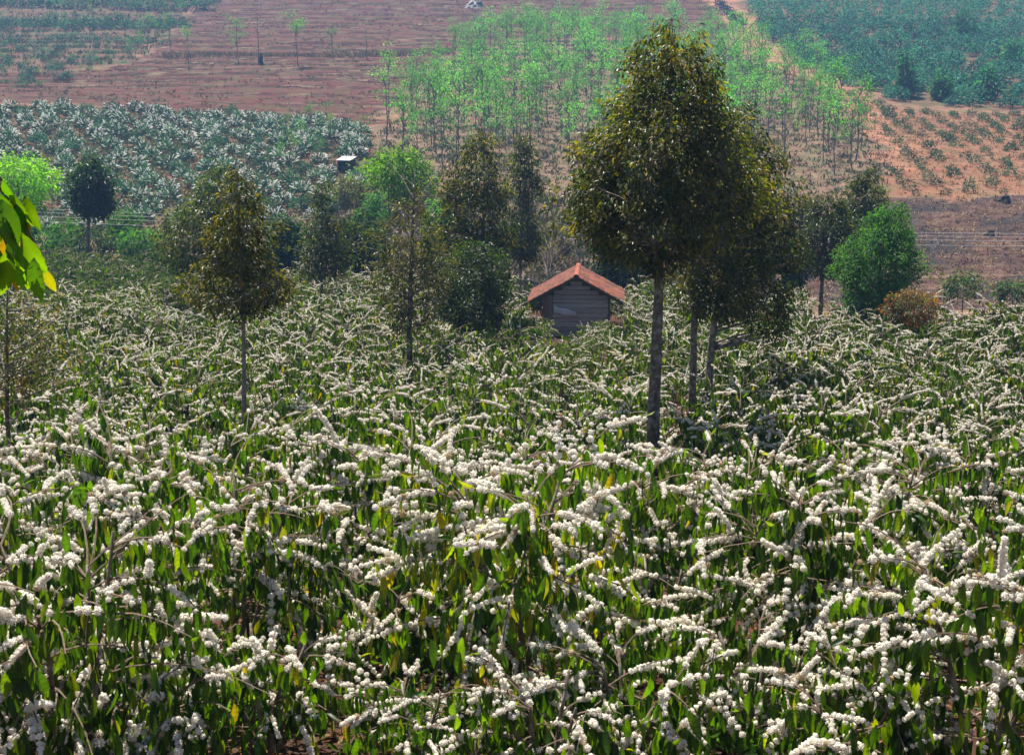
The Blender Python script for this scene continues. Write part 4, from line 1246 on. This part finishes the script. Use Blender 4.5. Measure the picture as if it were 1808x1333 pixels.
WEED = [(.06, .10, .035), (.09, .12, .045), (.14, .12, .06), (.20, .16, .09)]
cover('field_weeds', FIELD_WHITE, 7000, .42, WEED + [(.05, .10, .04)], 'weeds and dry grass between the far blooming coffee bushes')
cover('terrace_weeds', FIELD_RED, 7000, .38, [(.16, .10, .07), (.10, .10, .05), (.22, .14, .09), (.08, .10, .05)], 'clods and weeds on the red terraces', clump=4)
cover('leafy_field_weeds', FIELD_LEAFY, 4500, .7, WEED + [(.06, .14, .05)], 'low green growth between the shrubs of the upper left field')
cover('grove_litter', FIELD_RUBBER, 9000, .45, [(.20, .15, .09), (.08, .14, .05), (.06, .13, .045), (.10, .15, .06), (.13, .11, .07)], 'dry undergrowth below the rubber trees')
cover('orange_field_litter', FIELD_ROWS, 3000, .32, STRAW + [(.10, .13, .05)], 'dry straw between the coffee rows on orange soil', up=.2)
cover('burnt_stubble', FIELD_BURNT, 5200, .3, STRAW + [(.05, .04, .04), (.16, .10, .08), (.30, .19, .15)], 'straw and stubble strewn over the burnt field', up=.1, ymin=76)
cover('valley_scrub', FIELD_SCRUB, 3400, .7, [(.10, .09, .055), (.05, .09, .035), (.16, .12, .08), (.13, .11, .09)], 'tangled dry scrub on the valley floor', ymin=76)
# long dry grass strip under the terraces
mb = MB()
g0, g1 = ground_at(285, 100), ground_at(800, 92)
n = 2600; t = rf.random(n)
x = g0[0] + (g1[0] - g0[0]) * t; y = g0[1] + (g1[1] - g0[1]) * t + rf.normal(size=n) * 1.1
P = np.stack([x, y, ground_z(x, y)], 1)
scatter(mb, LEAF_LO, P, norm(rvec(rf, n) * .6 + np.array([0, 0, 1])), rvec(rf, n), .4 + .7 * rf.random(n), np.array([(.34, .24, .17), (.22, .18, .14), (.36, .30, .2), (.12, .12, .07)])[rf.integers(4, size=n)], 0, .45)
tag(link('dry_grass', mb.mesh('dry_grass', [M['dry_leaf']])), 'strip of tall dry grass across the red terraces', kind='stuff')
# dark hedge beside the path in the top right
g0, g1 = ground_at(1268, 8), ground_at(1312, 48)
mb = MB(); n = 700; t = rf.random(n)
P = np.stack([g0[0] + (g1[0] - g0[0]) * t + rf.normal(size=n) * .8, g0[1] + (g1[1] - g0[1]) * t + rf.normal(size=n) * .8, np.zeros(n)], 1); P[:, 2] = ground_z(P[:, 0], P[:, 1]) + rf.random(n) * 1.1
scatter(mb, LEAF_LO, P, norm(rvec(rf, n) + np.array([0, 0, .3])), rvec(rf, n), .7, np.array([(.03, .045, .04), (.05, .06, .05)])[rf.integers(2, size=n)], 0, 1.2)
tag(link('boundary_hedge', mb.mesh('boundary_hedge', [M['dry_leaf']])), 'dark low hedge along the dirt track at the top of the hill', 'hedge')

# -- stumps, rock, shelter
def stump(px, py, h, r, lab, seed, name='charred_stump', mat='char', col=(.02, .019, .02), y0=74):
    rng = np.random.default_rng(seed); p = ground_at(px, py, y0); mb = MB(); k = 9
    rings = [(-.2, 1.35), (.1, 1.15), (.45, .9), (.8, .75), (1.0, .35)]
    V = []
    for f, q in rings:
        for j in range(k):
            a = 2 * math.pi * j / k; rr = r * q * (.75 + .5 * rng.random()); V.append((math.cos(a) * rr + .15 * r * f, math.sin(a) * rr, f * h * (.9 + .25 * rng.random())))
    Q = [(i * k + j, i * k + (j + 1) % k, (i + 1) * k + (j + 1) % k, (i + 1) * k + j) for i in range(4) for j in range(k)]
    V.append((.15 * r, 0, h * 1.02)); T = [(4 * k + j, 4 * k + (j + 1) % k, 5 * k) for j in range(k)]
    mb.add(V, Q, T, col)
    for a, l in ((.6, 1.6), (2.7, 1.9), (4.4, 1.3)):                       # root spurs and a broken limb
        tube(mb, [(0, 0, h * .3), (math.cos(a) * r * l * .6, math.sin(a) * r * l * .6, h * .2), (math.cos(a) * r * l * 1.2, math.sin(a) * r * l * 1.2, -.05)], [r * .4, r * .28, r * .12], 5, col)
    tag(link(name, mb.mesh(name, [M[mat]]), None, tuple(p)), lab, 'stump' if mat == 'char' else 'rock')
stump(1775, 358, .75, .5, 'black charred stump at the upper edge of the burnt field', 1)
stump(1748, 418, .55, .35, 'small black stump lower down in the burnt field', 2)
stump(461, 116, 1.9, .38, 'dark upright stump beside the leafless tree on the red terraces', 3)
stump(832, 14, 1.6, 1.3, 'pale grey boulder at the head of the red terraces', 4, 'boulder', 'rock', (.36, .33, .31))
stump(845, 12, 1.3, .9, 'dark boulder right beside the pale one on the red terraces', 5, 'boulder', 'rock', (.12, .11, .12))
stump(600, 348, .9, .4, 'dark broken stump below the white roofed shelter', 6)

def shelter():
    x, y = float(SHELTER[0]), float(SHELTER[1]); z = gz(x, y)
    root = link('field_shelter', None, None, (x, y, z)); root.rotation_euler = (0, 0, R(-28)); root.scale = (.66, .66, .66)
    tag(root, 'small dark field shelter with a white sheet roof on the far slope', 'shelter')
    m = MB(); nx = 12; V = []
    for i in range(nx + 1):
        u = -1.35 + 2.7 * i / nx
        for e, zz in ((-1.0, 2.0), (1.0, 2.55)): V.append((u, e, zz + .03 * (i % 2)))
    m.add(V, [(2 * i, 2 * i + 2, 2 * i + 3, 2 * i + 1) for i in range(nx)], None, (.80, .80, .80))
    o = link('roof_sheet', m.mesh('roof_sheet', [M['metal']]), root); md = o.modifiers.new('thickness', 'SOLIDIFY'); md.thickness = .03
    for sx in (-1.15, 1.15):
        for sy, hh in ((-.85, 2.0), (.85, 2.45)):
            m = MB(); tube(m, [(sx, sy, -.3), (sx, sy, hh)], [.06, .05], 6, (.08, .07, .06)); link('post', m.mesh('post', [M['wood']]), root)
    for c, s in (((0, .88, 1.1), (2.3, .04, 1.9)), ((-1.17, 0, 1.0), (.04, 1.7, 1.8)), ((1.17, 0, 1.0), (.04, 1.7, 1.8)), ((.4, -.88, .5), (1.4, .04, .9))):
        m = MB(); box(m, c, s, (.05, .05, .055)); link('wall_panel', m.mesh('wall_panel', [M['wood']]), root)
shelter()

# ------------------------------------------------------------------ power lines across the valley
YW = 94.0
for i, (dy, lab) in enumerate([(-8, 'topmost thin power line strung across the valley'), (-2, 'second power line from the top across the valley'), (5, 'third power line from the top across the valley'), (14, 'lowest thin power line across the valley')]):
    P = []
    for k in range(33):
        t = k / 32; px = -260 + t * 2360
        py = 362 + dy + (px + 260) * .0255 + 14 * (1 - (2 * t - 1) ** 2)
        P.append(at(px, py, YW))
    m = MB(); tube(m, P, .014, 5, (.55, .56, .58)); tag(link('power_line', m.mesh('power_line', [M['metal']])), lab, 'power line', 'power lines over the valley')
for px, lab in ((-260, 'concrete power pole carrying the lines past the left edge'), (2100, 'concrete power pole carrying the lines past the right edge')):
    a = at(px, 362 + (px + 260) * .0255 - 14, YW); zg = gz(a[0], YW)
    root = link('power_pole', None, None, (a[0], YW, zg)); tag(root, lab, 'power pole')
    m = MB(); tube(m, [(0, 0, -.5), (0, 0, a[2] - zg + .5)], [.16, .1], 8, (.4, .38, .36)); link('post', m.mesh('post', [M['rock']]), root)
    for dy in (-8, -2, 5, 14):
        zz = at(px, 362 + dy + (px + 260) * .0255, YW)[2] - zg
        m = MB(); tube(m, [(0, .0, zz - .05), (0, -.0, zz + .03)], [.13, .13], 6, (.3, .2, .15)); link('insulator', m.mesh('insulator', [M['metal']]), root)

# ------------------------------------------------------------------ leafy branch hanging in at the left, close to the camera
def hanging_branch():
    rng = np.random.default_rng(8)
    Y = 2.75
    s = scale_at(Y, 420)
    bx, by = -2.15, 2.9
    root = link('overhanging_tree', None, None, (bx, by, gz(bx, by)))
    tag(root, 'leafy yellow green branch hanging into view at the left edge', 'tree')
    base = np.array([bx, by, gz(bx, by)])
    mb = MB(); top = at(-330, 150, 2.9)
    tube(mb, np.array([base - [0, 0, .2], (base + top) / 2 + [.05, 0, 0], top]) - base, [.07, .055, .035], 9, (.16, .13, .10)); link('trunk', mb.mesh('trunk', [M['bark']], smooth=True), root)
    tw = [[(-330, 160), (-160, 250), (-40, 290), (20, 345), (40, 400)], [(-60, 285), (-20, 360), (10, 420), (30, 470)], [(-20, 300), (30, 360), (52, 420), (70, 470)], [(-100, 270), (-70, 360), (-40, 440)]]
    for k, w in enumerate(tw):
        P = np.array([at(x, y, Y + .03 * k + (.1 if x < -100 else 0)) for x, y in w]) - base
        m = MB(); tube(m, P, np.linspace(.012, .003, len(w)), 5, (.15, .13, .06)); link('branch', m.mesh('branch', [M['twig']]), root)
    cols = [(.06, .17, .010), (.08, .20, .010), (.11, .22, .010), (.045, .13, .010), (.22, .22, .010), (.34, .22, .01)]
    # leaf: (root px, tip px, colour index)
    LV = [((5, 318), (22, 358), 0), ((-8, 340), (28, 392), 1), ((18, 338), (48, 400), 2), ((45, 346), (64, 404), 2), ((2, 352), (30, 440), 1), ((28, 360), (40, 425), 3),
          ((-18, 370), (-2, 440), 2), ((38, 412), (76, 482), 2), ((60, 455), (67, 530), 1), ((78, 474), (96, 516), 4), ((40, 425), (36, 500), 3), ((52, 430), (58, 498), 0),
          ((15, 440), (4, 524), 2), ((30, 470), (40, 512), 1), ((8, 400), (6, 455), 5), ((34, 418), (36, 441), 5), ((46, 392), (53, 405), 5), ((-10, 430), (-4, 500), 0),
          ((20, 420), (18, 478), 3), ((25, 485), (28, 515), 5), ((-25, 330), (5, 400), 0), ((-30, 400), (-14, 480), 1), ((-45, 300), (-15, 370), 2), ((62, 430), (66, 480), 3), ((-50, 380), (-40, 460), 1), ((5, 380), (22, 430), 3), ((48, 450), (50, 515), 2)]
    meshes = []
    for c in cols:
        V, Q = LEAF_HI[0].copy(), LEAF_HI[1]; V[:, 1] *= .95
        cc = np.tile(np.array(c), (len(V), 1)); cc[1::3] *= 1.25
        m = MB(); m.add(V, Q, None, cc); meshes.append(m.mesh('leaf', [M['near_leaf']], smooth=True))
    for i, (a, b, c) in enumerate(LV):
        dd = (rng.random() - .5) * .22
        p, q = at(*a, Y + dd), at(*b, Y + dd + (rng.random() - .5) * .05)
        L = np.linalg.norm(q - p)
        o = link('leaf', meshes[c], root); n = norm(np.array([(rng.random() - .5) * 1.6, -1, .35]))
        o.matrix_local = axes_matrix(p - base, q - p, n, L * 1.05)
hanging_branch()

# ------------------------------------------------------------------ plantation floor
def floor_cover():
    rng = np.random.default_rng(41)
    mb = MB(); n = 9000
    y = 7.5 + rng.random(n) ** 1.5 * 14; x = (rng.random(n) - .5) * 2 * (.40 * y + 1)
    P = np.stack([x, y, ground_z(x, y) + .012 + .02 * rng.random(n)], 1)
    X = rvec(rng, n); X[:, 2] *= .3
    cols = np.array([(.14, .055, .03), (.20, .085, .045), (.10, .04, .028), (.26, .13, .07), (.07, .035, .025)])
    scatter(mb, LEAF_MID, P, X, norm(rvec(rng, n) * .45 + np.array([0, 0, 1])), .08 + .1 * rng.random(n), cols[rng.integers(5, size=n)])
    tag(link('leaf_litter', mb.mesh('leaf_litter', [M['dry_leaf']])), 'brown fallen leaves on the red soil under the front coffee bushes', kind='stuff')
    mb = MB(); P = []
    for cx, cy, r, k in ((-.75, 10.6, .45, 150), (-.3, 11.0, .4, 80), (.8, 10.6, .5, 200), (-2.3, 11.2, .4, 100), (.5, 11.6, .5, 80), (1.9, 10.3, .4, 80), (-3.4, 11.8, .5, 80), (2.6, 13, 1, 80), (-1.2, 13, 1, 80)):
        for _ in range(k): P.append((cx + rng.normal() * r * .55, cy + rng.normal() * r * .55))
    P = np.array(P); P = np.concatenate([P, ground_z(P[:, 0], P[:, 1])[:, None]], 1)
    k = 9; h = np.repeat(.06 + .22 * rng.random(len(P)), k); fr = np.tile(np.linspace(.2, 1, k), len(P))
    PP = np.repeat(P, k, 0); PP[:, 2] += h * fr; PP[:, :2] += rng.normal(size=(len(PP), 2)) * .025
    X = rvec(rng, len(PP)); X[:, 2] = .35
    cols = np.array([(.05, .15, .025), (.07, .19, .03), (.10, .24, .035), (.04, .11, .02)])
    scatter(mb, LEAF_LO, PP, X, norm(rvec(rng, len(PP)) * .5 + np.array([0, 0, 1])), .035 + .05 * rng.random(len(PP)), cols[rng.integers(4, size=len(PP))], 0, 1.0)
    tag(link('ground_weeds', mb.mesh('ground_weeds', [M['coffee_leaf']])), 'small bright green weeds on the soil between the front coffee bushes', kind='stuff')
floor_cover()

def broad_weed(px, py, lab, seed):
    rng = np.random.default_rng(seed); p = ground_at(px, py, 7.0, 30.0); root = link('broadleaf_weed', None, None, tuple(p))
    tag(root, lab, 'weed')
    m = MB(); tube(m, [(0, 0, -.03), (.01, 0, .14), (0, .01, .26)], [.008, .006, .004], 5, (.10, .16, .04)); link('stem', m.mesh('stem', [M['twig']]), root)
    V, Q = LEAF_HI[0].copy(), LEAF_HI[1]; V[:, 1] *= .8; m = MB(); m.add(V, Q, None, (.09, .23, .04)); me = m.mesh('leaf', [M['coffee_leaf']], smooth=True)
    for k in range(11):
        a = k * 2.4; o = link('leaf', me, root)
        o.matrix_local = axes_matrix(np.array([0, 0, .08 + .017 * k]), np.array([math.cos(a), math.sin(a), .25]), np.array([0, 0, 1.0]), .16 + .08 * rng.random())
broad_weed(770, 1318, 'broad leaved green weed at the bottom edge left of the dark trunk', 1)
broad_weed(735, 1270, 'second broad leaved weed behind the one at the bottom edge', 2)

def dead_branch(pts, lab, seed, r=.022):
    rng = np.random.default_rng(seed)
    P = np.array([ground_at(x, y, 7.0, 30.0) + [0, 0, h] for x, y, h in pts]); c = P[0].copy(); mb = MB()
    tt = np.linspace(0, 1, 10); Pf = np.stack([np.interp(tt, np.linspace(0, 1, len(P)), P[:, k]) for k in range(3)], 1) + rng.normal(size=(10, 3)) * .012
    tube(mb, Pf - c, np.linspace(r, r * .4, 10), 6, (.28, .21, .16))
    for k in (3, 5, 7):
        e = Pf[k] + rng.normal(size=3) * .16 + np.array([0, 0, .1]); tube(mb, np.array([Pf[k], (Pf[k] + e) / 2 + rng.normal(size=3) * .02, e]) - c, [r * .5, r * .35, r * .15], 4, (.26, .2, .15))
    tag(link('dead_branch', mb.mesh('dead_branch', [M['bark']], smooth=True), None, tuple(c)), lab, 'branch')
dead_branch([(1560, 1310, .02), (1620, 1290, .10), (1700, 1285, .05), (1790, 1262, .12)], 'forked dry grey branch lying on the red soil in the bottom right corner', 1)
dead_branch([(1400, 1325, .03), (1480, 1315, .14), (1580, 1318, .06)], 'dry brown branch lying left of the forked one near the bottom right corner', 2, .018)

def withered():
    rng = np.random.default_rng(6); p = ground_at(1778, 1200, 7.0, 30.0)
    root = link('withered_plant', None, None, tuple(p)); tag(root, 'withered plant with hanging brown and yellow leaves at the right edge', 'plant')
    m = MB(); tube(m, [(0, 0, -.05), (.03, 0, .5), (.0, .02, .95)], [.02, .015, .008], 6, (.18, .12, .08)); link('stem', m.mesh('stem', [M['bark']], smooth=True), root)
    ms = []
    for c in ((.30, .19, .015), (.22, .10, .02), (.14, .06, .02), (.26, .24, .02)):
        m = MB(); m.add(LEAF_HI[0], LEAF_HI[1], None, c); ms.append(m.mesh('leaf', [M['coffee_leaf']], smooth=True))
    for k in range(46):
        a = rng.random() * 6.28; q = .06 + .26 * rng.random(); z = .45 + .5 * rng.random()
        o = link('leaf', ms[int(rng.integers(4))], root)
        o.matrix_local = axes_matrix(np.array([math.cos(a) * q, math.sin(a) * q, z]), np.array([math.cos(a) * .3, math.sin(a) * .3, -1]) + rvec(rng, 1)[0] * .3, np.array([math.cos(a), math.sin(a), .2]) + rvec(rng, 1)[0] * .5, .15 + .09 * rng.random())
withered()

# ------------------------------------------------------------------ haze over the valley
def haze():
    m, nt, N, L = new_mat('haze_air')
    v = N('ShaderNodeVolumePrincipled'); v.inputs['Color'].default_value = (.28, .53, 1.0, 1); v.inputs['Density'].default_value = .0005; v.inputs['Anisotropy'].default_value = .25
    o = N('ShaderNodeOutputMaterial'); L(v.outputs[0], o.inputs['Volume'])
    mb = MB(); box(mb, (0, 315, 21), (760, 670, 86))
    tag(link('haze', mb.mesh('haze', [m])), 'thin bluish haze filling the valley air', kind='stuff')
haze()
